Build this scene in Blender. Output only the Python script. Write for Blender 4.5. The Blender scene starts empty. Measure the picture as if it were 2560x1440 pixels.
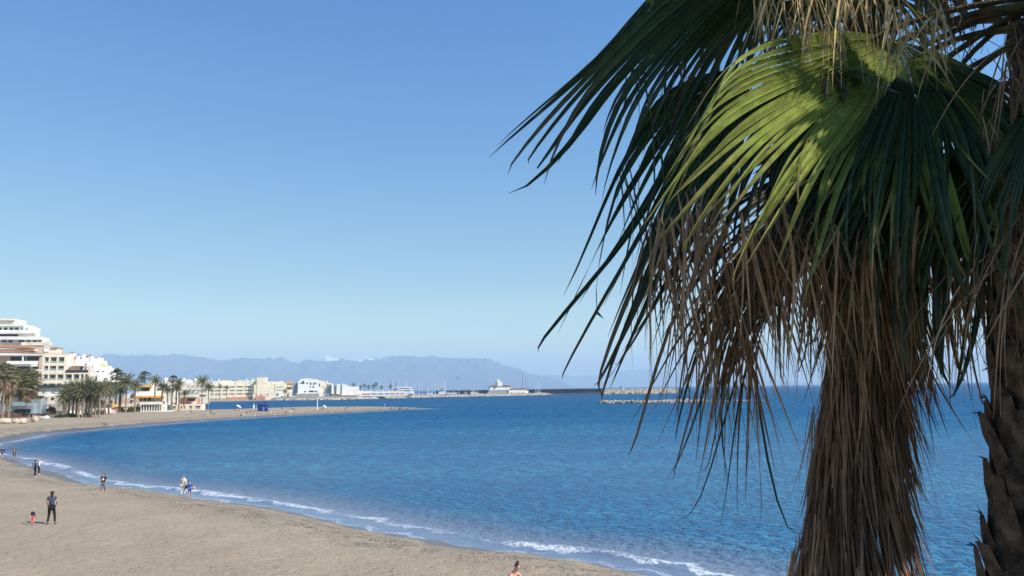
import bpy, math, random
import numpy as np
from mathutils import Vector, Matrix
R = math.radians
random.seed(7)
rng = np.random.default_rng(7)
scn = bpy.context.scene
C = scn.collection
# ------------------------------------------------------------------ camera
F = 1900.0                      # focal length in pixels of the 2560 px wide photograph
CAMZ = 9.0
pitch = math.atan(251/1900.0); roll = R(0.80)
fw = Vector((0, math.cos(pitch), math.sin(pitch)))
r0 = Vector((1, 0, 0)); u0 = r0.cross(fw)
rt = math.cos(roll)*r0 - math.sin(roll)*u0
up = math.sin(roll)*r0 + math.cos(roll)*u0
cam = bpy.data.cameras.new('camera'); camo = bpy.data.objects.new('camera', cam); C.objects.link(camo)
M4 = Matrix((rt, up, -fw)).transposed().to_4x4(); M4.translation = Vector((0, 0, CAMZ))
camo.matrix_world = M4
cam.sensor_width = 36; cam.lens = 36*F/2560; cam.clip_start = 0.1; cam.clip_end = 90000
scn.camera = camo
# ------------------------------------------------------------------ sky, sun, exposure
SUN_EL = R(40); SUN_AZ = R(117)          # azimuth clockwise from +Y
w = bpy.data.worlds.new('World'); scn.world = w; w.use_nodes = True
nt = w.node_tree; bg = nt.nodes['Background']
sky = nt.nodes.new('ShaderNodeTexSky'); sky.sky_type = 'NISHITA'; sky.sun_disc = False
sky.sun_elevation = SUN_EL; sky.sun_rotation = SUN_AZ
sky.altitude = 0; sky.air_density = 1.0; sky.dust_density = 0.3; sky.ozone_density = 2.0
tg = nt.nodes.new('ShaderNodeTexCoord'); ts = nt.nodes.new('ShaderNodeSeparateXYZ'); nt.links.new(tg.outputs['Generated'], ts.inputs[0])
cr = nt.nodes.new('ShaderNodeValToRGB'); nt.links.new(ts.outputs[2], cr.inputs[0])
els = [(0.0, (1.12, 1.06, .80)), (.06, (1.0, .985, .73)), (.14, (.70, .80, .74)), (.29, (.47, .78, .93)), (.465, (.36, .77, 1.12)), (1.0, (.36, .77, 1.12))]
while len(cr.color_ramp.elements) < len(els): cr.color_ramp.elements.new(.5)
for e_, (p_, c_) in zip(cr.color_ramp.elements, els): e_.position = p_; e_.color = (*[x/1.2 for x in c_], 1)
tn = nt.nodes.new('ShaderNodeVectorMath'); tn.operation = 'MULTIPLY'; nt.links.new(cr.outputs[0], tn.inputs[1])
nt.links.new(sky.outputs[0], tn.inputs[0]); tx = nt.nodes.new('ShaderNodeMapRange'); nt.links.new(ts.outputs[0], tx.inputs[0])
for i_, v_ in enumerate((-.55, .55, .92, 1.14)): tx.inputs[i_+1].default_value = v_
t2 = nt.nodes.new('ShaderNodeVectorMath'); t2.operation = 'SCALE'; nt.links.new(tn.outputs[0], t2.inputs[0]); nt.links.new(tx.outputs[0], t2.inputs['Scale']); nt.links.new(t2.outputs[0], bg.inputs[0]); bg.inputs[1].default_value = 0.138
sl = bpy.data.lights.new('sun', 'SUN'); sl.energy = 4.2; sl.angle = R(0.53); sl.color = (1, 0.93, 0.82)
so = bpy.data.objects.new('sun', sl); C.objects.link(so)
sdir = Vector((math.sin(SUN_AZ)*math.cos(SUN_EL), math.cos(SUN_AZ)*math.cos(SUN_EL), math.sin(SUN_EL)))
so.rotation_euler = sdir.to_track_quat('Z', 'Y').to_euler()
scn.view_settings.view_transform = 'Standard'; scn.view_settings.look = 'None'
scn.view_settings.exposure = 0.55; scn.view_settings.gamma = 1.0
scn.render.engine = 'CYCLES'
scn.cycles.max_bounces = 6; scn.cycles.volume_bounces = 1; scn.cycles.transparent_max_bounces = 8

def ray(px, py):
    return fw + rt*((px-1280)/F) + up*((720-py)/F)
def pt(px, py, Y):
    d = ray(px, py); k = Y/d.y
    return Vector((d.x*k, Y, CAMZ+d.z*k))
def atz(px, py, z=0.0):
    d = ray(px, py); k = (z-CAMZ)/d.z
    return Vector((d.x*k, d.y*k, z))
def hor(px):                     # horizon row at a column
    d0 = 971-(px-1280)*math.tan(roll)
    return d0
# ------------------------------------------------------------------ helpers
def tag(o, label=None, cat=None, group=None, kind=None):
    if label: o['label'] = label
    if cat: o['category'] = cat
    if group: o['group'] = group
    if kind: o['kind'] = kind
    return o
def thing(name, label, cat, loc=(0, 0, 0), rotz=0, group=None):
    o = bpy.data.objects.new(name, None); C.objects.link(o); o.location = loc; o.rotation_euler = (0, 0, rotz)
    o.empty_display_size = 0.2
    return tag(o, label, cat, group)
class MB:
    def __init__(s): s.v = []; s.f = []
    def quad(s, a, b, c, d):
        n = len(s.v); s.v += [tuple(a), tuple(b), tuple(c), tuple(d)]; s.f.append((n, n+1, n+2, n+3)); return s
    def box(s, x0, x1, y0, y1, z0, z1):
        n = len(s.v)
        s.v += [(x0,y0,z0),(x1,y0,z0),(x1,y1,z0),(x0,y1,z0),(x0,y0,z1),(x1,y0,z1),(x1,y1,z1),(x0,y1,z1)]
        s.f += [(n,n+3,n+2,n+1),(n+4,n+5,n+6,n+7),(n,n+1,n+5,n+4),(n+1,n+2,n+6,n+5),(n+2,n+3,n+7,n+6),(n+3,n,n+4,n+7)]
        return s
    def prism(s, poly, y0, y1):           # poly in x,z ; extruded along y
        n = len(s.v); k = len(poly)
        s.v += [(x, y0, z) for x, z in poly]+[(x, y1, z) for x, z in poly]
        s.f.append(tuple(range(n, n+k))); s.f.append(tuple(reversed(range(n+k, n+2*k))))
        for i in range(k):
            j = (i+1) % k; s.f.append((n+j, n+i, n+k+i, n+k+j))
        return s
    def tube(s, pts, rad, seg=6, cap=True, sq=1.0):
        n0 = len(s.v); P = [Vector(p) for p in pts]; m = len(P)
        ref = Vector((0.13, 0.2, 1.0)).normalized()
        for i, p in enumerate(P):
            t = (P[min(i+1, m-1)]-P[max(i-1, 0)]).normalized()
            a = t.cross(ref)
            if a.length < .05: a = t.cross(Vector((1, 0, 0)))
            a.normalize(); b = t.cross(a)
            r = rad[i] if hasattr(rad, '__len__') else rad
            for k in range(seg):
                an = 2*math.pi*k/seg
                s.v.append(tuple(p+a*(r*math.cos(an))+b*(r*sq*math.sin(an))))
        for i in range(m-1):
            for k in range(seg):
                q = (k+1) % seg
                s.f.append((n0+i*seg+k, n0+i*seg+q, n0+(i+1)*seg+q, n0+(i+1)*seg+k))
        if cap:
            s.f.append(tuple(n0+k for k in reversed(range(seg)))); s.f.append(tuple(n0+(m-1)*seg+k for k in range(seg)))
        return s
    def cone(s, c, r, z0, z1, seg=12, r1=0.0):
        n = len(s.v)
        for k in range(seg):
            an = 2*math.pi*k/seg; s.v.append((c[0]+r*math.cos(an), c[1]+r*math.sin(an), z0))
        for k in range(seg):
            an = 2*math.pi*k/seg; s.v.append((c[0]+r1*math.cos(an), c[1]+r1*math.sin(an), z1))
        for k in range(seg):
            q = (k+1) % seg; s.f.append((n+k, n+q, n+seg+q, n+seg+k))
        s.f.append(tuple(n+k for k in reversed(range(seg)))); s.f.append(tuple(n+seg+k for k in range(seg)))
        return s
    def blob(s, c, r, sc=(1, 1, 1), sub=1, jit=0.25, rnd=None):
        rnd = rnd or random
        V, Fa = ICO[sub]; n = len(s.v); a = rnd.random()*6.28
        ca, sa = math.cos(a), math.sin(a)
        for x, y, z in V:
            k = r*(1+rnd.uniform(-jit, jit)); X = (x*ca-y*sa)*sc[0]*k; Y = (x*sa+y*ca)*sc[1]*k
            s.v.append((c[0]+X, c[1]+Y, c[2]+z*sc[2]*k))
        s.f += [tuple(n+i for i in f) for f in Fa]; return s
    def build(s, name, m, parent=None, smooth=False, local=False, shade=None):
        me = bpy.data.meshes.new(name)
        v = s.v
        if parent is not None and not local:
            l = parent.location; v = [(a-l[0], b-l[1], c-l[2]) for a, b, c in v]
        me.from_pydata(v, [], s.f); me.materials.append(m)
        if smooth: me.polygons.foreach_set('use_smooth', [True]*len(me.polygons))
        me.update()
        o = bpy.data.objects.new(name, me); C.objects.link(o)
        if parent is not None: o.parent = parent
        return o
def _ico():
    t = (1+5**.5)/2
    V = [(-1,t,0),(1,t,0),(-1,-t,0),(1,-t,0),(0,-1,t),(0,1,t),(0,-1,-t),(0,1,-t),(t,0,-1),(t,0,1),(-t,0,-1),(-t,0,1)]
    Fa = [(0,11,5),(0,5,1),(0,1,7),(0,7,10),(0,10,11),(1,5,9),(5,11,4),(11,10,2),(10,7,6),(7,1,8),(3,9,4),(3,4,2),(3,2,6),(3,6,8),(3,8,9),(4,9,5),(2,4,11),(6,2,10),(8,6,7),(9,8,1)]
    V = [Vector(v).normalized() for v in V]; out = {0: ([tuple(v) for v in V], Fa)}
    for s in (1, 2):
        mp = {}; nf = []
        def mid(a, b):
            k = (min(a, b), max(a, b))
            if k not in mp: V.append(((V[a]+V[b])/2).normalized()); mp[k] = len(V)-1
            return mp[k]
        for a, b, c in Fa:
            x, y, z = mid(a, b), mid(b, c), mid(c, a); nf += [(a, x, z), (b, y, x), (c, z, y), (x, y, z)]
        Fa = nf; out[s] = ([tuple(v) for v in V], Fa)
    return out
ICO = _ico()
# ------------------------------------------------------------------ materials
MATS = {}
def mat(name, col, rough=0.8, var=0.12, scale=1.5, bump=0.0, bscale=None, spec=0.3, col2=None, metal=0.0, coord='Object'):
    if name in MATS: return MATS[name]
    m = bpy.data.materials.new(name); m.use_nodes = True; t = m.node_tree; L = t.links; N = t.nodes
    b = N['Principled BSDF']; b.inputs['Roughness'].default_value = rough; b.inputs['Specular IOR Level'].default_value = spec
    b.inputs['Metallic'].default_value = metal
    tc = N.new('ShaderNodeTexCoord'); n = N.new('ShaderNodeTexNoise'); n.inputs['Scale'].default_value = scale; n.inputs['Detail'].default_value = 5
    L.new(tc.outputs[coord], n.inputs['Vector'])
    mx = N.new('ShaderNodeMix'); mx.data_type = 'RGBA'
    c2 = col2 or tuple(c*(1-var*2) for c in col)
    c1 = col if col2 else tuple(min(1, c*(1+var)) for c in col)
    mx.inputs[6].default_value = (*c1, 1); mx.inputs[7].default_value = (*c2, 1)
    mr = N.new('ShaderNodeMapRange'); mr.inputs[1].default_value = .35; mr.inputs[2].default_value = .65
    L.new(n.outputs[0], mr.inputs[0]); L.new(mr.outputs[0], mx.inputs[0]); L.new(mx.outputs[2], b.inputs['Base Color'])
    if bump:
        n2 = N.new('ShaderNodeTexNoise'); n2.inputs['Scale'].default_value = bscale or scale*6; n2.inputs['Detail'].default_value = 4
        L.new(tc.outputs[coord], n2.inputs['Vector']); bp = N.new('ShaderNodeBump'); bp.inputs['Strength'].default_value = bump; bp.inputs['Distance'].default_value = .05
        L.new(n2.outputs[0], bp.inputs['Height']); L.new(bp.outputs[0], b.inputs['Normal'])
    MATS[name] = m; return m
# leaf-like material: attribute 'tint' (x = random per strip, y = along 0..1 to the tip)
def leafmat(name, base, tip, trans=0.35, rough=0.45, tipstart=0.6, var=0.5, spec=0.4):
    m = bpy.data.materials.new(name); m.use_nodes = True; t = m.node_tree; L = t.links; N = t.nodes
    b = N['Principled BSDF']; b.inputs['Roughness'].default_value = rough; b.inputs['Specular IOR Level'].default_value = spec
    at = N.new('ShaderNodeAttribute'); at.attribute_name = 'tint'
    sp = N.new('ShaderNodeSeparateXYZ'); L.new(at.outputs['Vector'], sp.inputs[0])
    ad = N.new('ShaderNodeMath'); ad.operation = 'MULTIPLY_ADD'; L.new(sp.outputs[0], ad.inputs[0]); ad.inputs[1].default_value = 0.3; L.new(sp.outputs[1], ad.inputs[2])
    mr = N.new('ShaderNodeMapRange'); L.new(ad.outputs[0], mr.inputs[0]); mr.inputs[1].default_value = tipstart; mr.inputs[2].default_value = tipstart+.35
    mx = N.new('ShaderNodeMix'); mx.data_type = 'RGBA'; mx.inputs[6].default_value = (*base, 1); mx.inputs[7].default_value = (*tip, 1)
    L.new(mr.outputs[0], mx.inputs[0])
    mv = N.new('ShaderNodeMapRange'); L.new(sp.outputs[0], mv.inputs[0]); mv.inputs[3].default_value = 1-var; mv.inputs[4].default_value = 1+var*.6
    mu = N.new('ShaderNodeVectorMath'); mu.operation = 'SCALE'; L.new(mx.outputs[2], mu.inputs[0]); L.new(mv.outputs[0], mu.inputs['Scale'])
    nz = N.new('ShaderNodeTexNoise'); nz.inputs['Scale'].default_value = 14; nz.inputs['Detail'].default_value = 3
    tc = N.new('ShaderNodeTexCoord'); L.new(tc.outputs['Object'], nz.inputs['Vector'])
    mr2 = N.new('ShaderNodeMapRange'); L.new(nz.outputs[0], mr2.inputs[0]); mr2.inputs[1].default_value = .3; mr2.inputs[2].default_value = .7; mr2.inputs[3].default_value = .75; mr2.inputs[4].default_value = 1.2
    mu2 = N.new('ShaderNodeVectorMath'); mu2.operation = 'SCALE'; L.new(mu.outputs[0], mu2.inputs[0]); L.new(mr2.outputs[0], mu2.inputs['Scale'])
    L.new(mu2.outputs[0], b.inputs['Base Color'])
    tr = N.new('ShaderNodeBsdfTranslucent'); sc = N.new('ShaderNodeMixShader'); sc.inputs[0].default_value = trans
    g = N.new('ShaderNodeVectorMath'); g.operation = 'MULTIPLY'; L.new(mu2.outputs[0], g.inputs[0]); g.inputs[1].default_value = (1.5, 1.5, 0.7); L.new(g.outputs[0], tr.inputs[0])
    L.new(b.outputs[0], sc.inputs[1]); L.new(tr.outputs[0], sc.inputs[2]); L.new(sc.outputs[0], N['Material Output'].inputs[0])
    return m
HAZE = 1.08e-4
# ------------------------------------------------------------------ terrain
def gz(px, py, z=0.0): p = atz(px, py, z); return (p.x, p.y)
def gd(px, D): p = pt(px, 0, D); return (p.x, D)
near = [(1700,1449),(1600,1430),(1500,1412),(1360,1395),(1200,1378),(1100,1357),(960,1330),(830,1303),(700,1278),(560,1256),(470,1242),(330,1225),(240,1215),(170,1195),(100,1172),(40,1152),(-20,1143)]
far = [(-90,1128),(-40,1112),(5,1104),(50,1096),(100,1086),(230,1074),(400,1060),(520,1051),(620,1045),(700,1040),(800,1035),(880,1031),(950,1027),(1000,1024.5),(1030,1023.6),(1050,1022.8)]
poly = [(60,-60),(40,6),(25,17)]
poly += [gz(*p) for p in near] + [gz(*p) for p in far]
tip = poly[-1]
poly += [(tip[0]+3, tip[1]+6)]
poly += [gd(1000, 372), gd(930, 380), gd(830, 388), gd(740, 384), gd(640, 366), gd(560, 352), gd(522, 362), gd(495, 420), gd(440, 560), gd(440, 700)]
poly += [gd(520, 765), gd(600, 765), gd(680, 790), gd(700, 790), gd(800, 775), gd(900, 790), gd(1000, 850), gd(1100, 895), gd(1200, 925), gd(1330, 948), gd(1362, 955)]
poly += [gd(1366, 966), gd(1330, 975), gd(1200, 955), gd(1100, 925), gd(1030, 905), gd(1015, 930), gd(900, 1000), gd(300, 1300), gd(-400, 1500), (-900, 1400), (-900, -60)]
PA = np.array(poly); 
def sdf(X, Y):
    """signed distance to the coast: positive on land"""
    X = np.asarray(X, float); Y = np.asarray(Y, float)
    best = np.full(X.shape, 1e18); inside = np.zeros(X.shape, bool)
    n = len(PA)
    for i in range(n):
        ax, ay = PA[i]; bx, by = PA[(i+1) % n]
        dx, dy = bx-ax, by-ay; L2 = dx*dx+dy*dy
        t = np.clip(((X-ax)*dx+(Y-ay)*dy)/L2, 0, 1)
        d = (X-ax-t*dx)**2+(Y-ay-t*dy)**2
        best = np.minimum(best, d)
        c = ((ay > Y) != (by > Y)) & (X < (bx-ax)*(Y-ay)/(by-ay+1e-12)+ax)
        inside ^= c
    d = np.sqrt(best)
    return np.where(inside, d, -d)
def wav(X, Y):
    return (0.5*np.sin(X*.9+Y*.35)+.5*np.sin(X*.31-Y*.83+1.3)+.35*np.sin(X*1.7+Y*1.3+.5)+.3*np.sin(-X*2.3+Y*1.1))
def hgt(X, Y):
    X = np.asarray(X, float); Y = np.asarray(Y, float)
    e = sdf(X, Y)
    e = e + 0.35*np.sin(X*.55+Y*.2)*np.exp(-np.abs(e)/6)*(Y < 140) + .2*np.sin(X*1.4-Y*.9)*(Y < 140)*np.exp(-np.abs(e)/6)
    far_ = np.clip((Y-150)/100, 0, 1)
    zl = 2.5*(1-np.exp(-np.maximum(e, 0)/9))*(1-.35*far_)+0.01*np.clip(e, 0, 120)
    # berm and soft undulations of the sand
    zl += .13*np.exp(-((e-7)/1.6)**2)*(1-far_) + 0.05*wav(X*.6, Y*.6)*np.clip(e/8, 0, 1)*(1-far_) + .018*wav(X*2.1+3, Y*2.3)*np.clip(e/6, 0, 1)*(Y < 120)
    # left shore rises behind the promenade
    back = np.clip((-X-.62*Y-20)/140, 0, 1)*np.clip((Y-150)/60, 0, 1)
    zl += 9*back
    # revetment of the harbour mole
    mole = (Y > 740)
    zl = np.where(mole, np.where(X < -250, np.minimum(e*.06, 2.0), np.minimum(e*.45, 3.0)), zl)
    zs = np.maximum(e*.12, -4)
    return np.where(e > 0, zl, zs)
def ground(px, py):
    """where the sight line through a pixel meets the sand"""
    d = ray(px, py); Ys = np.concatenate([np.linspace(12, 120, 1400), np.linspace(120, 700, 2400), np.linspace(700, 1400, 600)])
    k = Ys/d.y; X = d.x*k; Z = CAMZ+d.z*k; H = np.maximum(hgt(X, Ys), 0)
    i = np.argmax(Z < H)
    return Vector((X[i], Ys[i], float(H[i])))
def gat(x, y): return float(hgt(np.array([x]), np.array([y]))[0])
def polar(a0, a1, na, radii, zf):
    A = np.linspace(a0, a1, na); RR, AA = np.meshgrid(radii, A, indexing='ij')
    X = RR*np.sin(AA); Y = RR*np.cos(AA); Z = zf(X, Y)
    nr = len(radii); V = np.stack([X, Y, Z], -1).reshape(-1, 3)
    i = np.arange(nr-1)[:, None]*na+np.arange(na-1)[None, :]
    Q = np.stack([i, i+1, i+na+1, i+na], -1).reshape(-1, 4)[:, ::-1]
    return V, Q
def npmesh(name, V, Q, m, smooth=True):
    me = bpy.data.meshes.new(name); me.vertices.add(len(V)); me.vertices.foreach_set('co', V.astype(np.float32).ravel())
    k = Q.shape[1]; me.loops.add(Q.size); me.loops.foreach_set('vertex_index', Q.astype(np.int32).ravel())
    me.polygons.add(len(Q)); me.polygons.foreach_set('loop_start', np.arange(0, Q.size, k, dtype=np.int32)); me.polygons.foreach_set('loop_total', np.full(len(Q), k, np.int32))
    if smooth: me.polygons.foreach_set('use_smooth', np.ones(len(Q), bool))
    me.materials.append(m); me.update(); me.validate()
    o = bpy.data.objects.new(name, me); C.objects.link(o); return o
def attr(o, name, vals):
    a = o.data.attributes.new(name, 'FLOAT', 'POINT'); a.data.foreach_set('value', np.asarray(vals, np.float32).ravel())

class NT:                                # tiny node helper
    def __init__(s, m): s.t = m.node_tree; s.N = s.t.nodes; s.L = s.t.links
    def n(s, typ, **kw):
        x = s.N.new(typ)
        for k, v in kw.items(): setattr(x, k, v)
        return x
    def lk(s, a, b): s.L.new(a, b); return b
    def math(s, op, a, b=None, clamp=False):
        x = s.N.new('ShaderNodeMath'); x.operation = op; x.use_clamp = clamp
        for i, v in enumerate((a, b)):
            if v is None: continue
            if isinstance(v, (int, float)): x.inputs[i].default_value = v
            else: s.L.new(v, x.inputs[i])
        return x.outputs[0]
    def mr(s, v, a, b, c=0.0, d=1.0, smooth=False):
        x = s.N.new('ShaderNodeMapRange'); s.L.new(v, x.inputs[0])
        if smooth: x.interpolation_type = 'SMOOTHSTEP'
        for i, q in enumerate((a, b, c, d)): x.inputs[i+1].default_value = q
        return x.outputs[0]
    def noise(s, vec, scale, detail=4, rough=.5, dist=0):
        x = s.N.new('ShaderNodeTexNoise'); x.inputs['Scale'].default_value = scale; x.inputs['Detail'].default_value = detail
        x.inputs['Roughness'].default_value = rough; x.inputs['Distortion'].default_value = dist; s.L.new(vec, x.inputs['Vector']); return x.outputs[0]
    def map(s, vec, sc, rot=(0, 0, 0)):
        x = s.N.new('ShaderNodeMapping'); x.inputs['Scale'].default_value = sc; x.inputs['Rotation'].default_value = rot; s.L.new(vec, x.inputs['Vector']); return x.outputs[0]
    def mix(s, f, a, b):
        x = s.N.new('ShaderNodeMix'); x.data_type = 'RGBA'
        if isinstance(f, (int, float)): x.inputs[0].default_value = f
        else: s.L.new(f, x.inputs[0])
        for i, v in ((6, a), (7, b)):
            if isinstance(v, tuple): x.inputs[i].default_value = (*v, 1)
            else: s.L.new(v, x.inputs[i])
        return x.outputs[2]
    def bump(s, h, strength, dist, normal=None):
        x = s.N.new('ShaderNodeBump'); s.L.new(h, x.inputs['Height'])
        if isinstance(strength, (int, float)): x.inputs['Strength'].default_value = strength
        else: s.L.new(strength, x.inputs['Strength'])
        x.inputs['Distance'].default_value = dist
        if normal is not None: s.L.new(normal, x.inputs['Normal'])
        return x.outputs[0]
# sand
ms = bpy.data.materials.new('sand'); ms.use_nodes = True; q = NT(ms); B = q.N['Principled BSDF']
tc = q.n('ShaderNodeTexCoord').outputs['Object']; at = q.n('ShaderNodeAttribute', attribute_name='shore').outputs['Fac']
n1 = q.noise(tc, .35, 5, .6); n2 = q.noise(tc, 3.0, 6, .65); n3 = q.noise(tc, 11, 4, .7)
lo = q.noise(tc, .12, 3)
wob = q.math('ADD', at, q.mr(n1, .3, .7, -1.2, 1.2))
dry = q.mix(q.mr(n2, .3, .7), (.44, .345, .24), (.36, .28, .19))
dry = q.mix(q.mr(lo, .42, .6, 0, .45), dry, (.33, .26, .175))
v4 = q.n('ShaderNodeTexVoronoi'); q.lk(tc, v4.inputs['Vector']); v4.inputs['Scale'].default_value = 1.6
dry = q.mix(q.mr(v4.outputs['Distance'], .035, .05, .8, 0), dry, (.70, .64, .55))
v5 = q.n('ShaderNodeTexVoronoi'); q.lk(q.map(tc, (1, 1, 1), (0, 0, 1.1)), v5.inputs['Vector']); v5.inputs['Scale'].default_value = 2.3
dry = q.mix(q.mr(v5.outputs['Distance'], .05, .09, .8, 0), dry, (.10, .075, .05))
# pebbly berm band
vor = q.n('ShaderNodeTexVoronoi'); q.lk(tc, vor.inputs['Vector']); vor.inputs['Scale'].default_value = 5.5
peb = q.mix(q.mr(vor.outputs['Distance'], .1, .5), (.66, .57, .45), (.17, .13, .09))
bandA = q.math('MULTIPLY', q.mr(wob, 2.6, 4.2, 0, 1, True), q.mr(wob, 6.5, 11, 1, 0, True))
bandn = q.math('MULTIPLY', bandA, q.mr(q.noise(tc, .8, 4), .35, .6))
dry = q.mix(bandn, dry, peb)
wet = q.mr(wob, 1.9, 3.2, 1, 0, True)
colr = q.mix(wet, dry, (.135, .108, .082))
q.lk(colr, B.inputs['Base Color'])
q.lk(q.mr(wet, 0, 1, .95, .32), B.inputs['Roughness']); B.inputs['Specular IOR Level'].default_value = .3
v2 = q.n('ShaderNodeTexVoronoi', feature='SMOOTH_F1'); q.lk(tc, v2.inputs['Vector']); v2.inputs['Scale'].default_value = 1.9; v2.inputs['Smoothness'].default_value = .6
foot = q.mr(v2.outputs['Distance'], .05, .45, 0, 1, True)
foot = q.math('MULTIPLY', foot, q.mr(q.noise(tc, .5, 3), .35, .6, .25, 1))
v3 = q.n('ShaderNodeTexVoronoi'); q.lk(tc, v3.inputs['Vector']); v3.inputs['Scale'].default_value = 3.1
pit = q.math('MULTIPLY', q.mr(v3.outputs['Distance'], .06, .26, 0, 1, True), 1.0)
hh = q.math('ADD', q.math('MULTIPLY', foot, .45), q.math('ADD', q.math('MULTIPLY', n2, .55), q.math('ADD', q.math('MULTIPLY', n3, .35), q.math('MULTIPLY', pit, q.mr(lo, .35, .6, .25, .7)))))
q.lk(q.bump(hh, q.mr(wet, 0, 1, .95, .05), .13), B.inputs['Normal'])
rad = np.concatenate([np.linspace(3, 14, 12), np.geomspace(14.4, 1500, 420)])
V, Q = polar(R(-56), R(50), 760, rad, lambda X, Y: hgt(X, Y))
zz = hgt(V[:, 0], V[:, 1]); V[:, 2] = zz
keep = (zz[Q].max(1) > -1.2); Q = Q[keep]
us = np.unique(Q); mp = np.full(len(V), -1); mp[us] = np.arange(len(us)); V = V[us]; Q = mp[Q]
beach = npmesh('beach', V, Q, ms); attr(beach, 'shore', sdf(V[:, 0], V[:, 1])); tag(beach, 'grey brown sand beach curving round the bay with footprints and a pebbly strand line', kind='structure')
# seabed, one sheet to the horizon
sb = MB(); sb.quad((-29000, -300, -4.2), (29000, -300, -4.2), (29000, 29000, -4.2), (-29000, 29000, -4.2)); tag(sb.build('seabed', mat('seabed', (.05, .07, .07), .9)), 'dark sea bottom', kind='structure')
# ------------------------------------------------------------------ sea
mw = bpy.data.materials.new('sea_water'); mw.use_nodes = True; q = NT(mw); B = q.N['Principled BSDF']
tc = q.n('ShaderNodeTexCoord').outputs['Object']; at = q.n('ShaderNodeAttribute', attribute_name='shore').outputs['Fac']
dn = q.n('ShaderNodeAttribute', attribute_name='range').outputs['Fac']
m1 = q.map(tc, (1, 1.25, 1), (0, 0, R(12))); m2 = q.map(tc, (1, 1.3, 1), (0, 0, R(-25))); m3 = q.map(tc, (1, 2.6, 1), (0, 0, R(4)))
wa = q.noise(m1, 1.35, 2, .5, .6); wb = q.noise(m2, 3.4, 2, .55, .3); wc = q.noise(q.map(tc, (1, .6, 1), (0, 0, R(8))), .55, 3, .6, .5); wd = q.noise(q.map(tc, (1, .33, 1), (0, 0, R(2))), .32, 4, .65, .3)
patch = q.noise(q.map(tc, (1, 3.5, 1), (0, 0, R(3))), .012, 3, .55)        # wind patches
fade = q.mr(dn, 60, 400, 1, .35)
h = q.math('ADD', q.math('MULTIPLY', wa, .62), q.math('ADD', q.math('MULTIPLY', wb, .12), q.math('ADD', q.math('MULTIPLY', wc, q.mr(dn, 50, 200, .35, 1.2)), q.math('MULTIPLY', wd, q.mr(dn, 100, 500, .2, 2.5)))))
calm = q.mr(at, 0.6, 6, .12, 1, True)
st = q.math('MULTIPLY', calm, q.mr(patch, .38, .62, .75, 1.0))
q.lk(q.bump(h, st, 1.0), B.inputs['Normal'])
deep = q.mix(q.mr(dn, 150, 1500), (.012, .160, .295), (.008, .092, .225))
deep = q.mix(q.mr(patch, .44, .58, 0, .7), deep, (.040, .26, .40))
deep = q.mix(q.math('MULTIPLY', q.mr(wa, .42, .58, 0, 1), q.mr(dn, 30, 200, .85, .3)), deep, (.006, .062, .17))
deep = q.mix(q.math('MULTIPLY', q.mr(wc, .44, .56, 0, 1), q.mr(dn, 50, 130, .3, .7)), deep, (.007, .066, .18))
deep = q.mix(q.math('MULTIPLY', q.mr(wd, .44, .56, 0, 1), q.mr(dn, 120, 320, .1, .7)), deep, (.007, .066, .18))
deep = q.mix(q.math('MULTIPLY', q.mr(wd, .54, .66, 1, 0), q.mr(dn, 120, 320, 0, .0)), deep, (.03, .2, .35))
sh = q.mix(q.mr(at, 1.5, 11, 0, 1, True), (.14, .175, .245), deep)  # lavender swash colour stands for sky reflected in the thin water
# foam lines on the edge of the bay
w1 = q.noise(tc, .33, 4, .6); w2 = q.noise(tc, 4.5, 5, .7, .6); w3 = q.noise(tc, .11, 2)
pos = q.math('ADD', at, q.mr(w1, .3, .7, -.9, .9))
line1 = q.math('MULTIPLY', q.mr(pos, 1.7, 2.1, 0, 1, True), q.mr(pos, 2.2, 3.1, 1, 0, True))
line1 = q.math('MULTIPLY', line1, q.mr(w3, .40, .56, .12, 1, True))
line2 = q.math('MULTIPLY', q.mr(pos, 0.0, .12, 0, 1), q.mr(pos, .2, .5, 1, 0))
lace = q.math('MULTIPLY', q.math('MULTIPLY', q.mr(at, 1, 2.5, 0, 1), q.mr(at, 3.2, 5.5, .5, 0)), q.mr(w2, .52, .6, 0, 1))
foam = q.math('ADD', q.math('MULTIPLY', line1, q.mr(w2, .40, .54)), q.math('ADD', q.math('MULTIPLY', line2, q.mr(w3, .38, .6, .1, .6)), q.math('MULTIPLY', lace, .3)), True)
q.lk(q.mix(foam, sh, (.75, .78, .80)), B.inputs['Base Color'])
q.lk(q.math('ADD', q.mr(foam, 0, 1, 0, .6), q.mr(dn, 40, 250, .12, .5)), B.inputs['Roughness']); q.lk(q.mr(at, 1, 7, 1.33, 1.17), B.inputs['IOR']); q.lk(q.math('MAXIMUM', q.mr(dn, 60, 700, .30, .16), q.mr(at, 2, 8, .6, 0)), B.inputs['Specular IOR Level'])
rad = np.concatenate([np.geomspace(14, 1500, 480), np.geomspace(1530, 28000, 60)])
def seaz(X, Y):
    e = sdf(X, Y); D = np.hypot(X, Y)
    n = np.sin(X*.35+Y*.2)+np.sin(X*.13-Y*.31+2)
    z = .16*np.exp(-((-e-2.6-.3*n)/.55)**2)*np.clip(.5+.5*np.sin(X*.21+1.0)+.3*np.sin(X*.53), 0, 1)*(D < 160)
    return z+.02*np.sin(X*.8+Y*1.6)*np.exp(-D/120)*(-e > 4)
V, Q = polar(R(-52), R(50), 720, rad, seaz)
e = sdf(V[:, 0], V[:, 1]); kk = e[Q].min(1) < 8; kk2 = kk
Q = Q[kk2]; us = np.unique(Q); mp = np.full(len(V), -1); mp[us] = np.arange(len(us)); V = V[us]; Q = mp[Q]; e = e[us]
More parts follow.
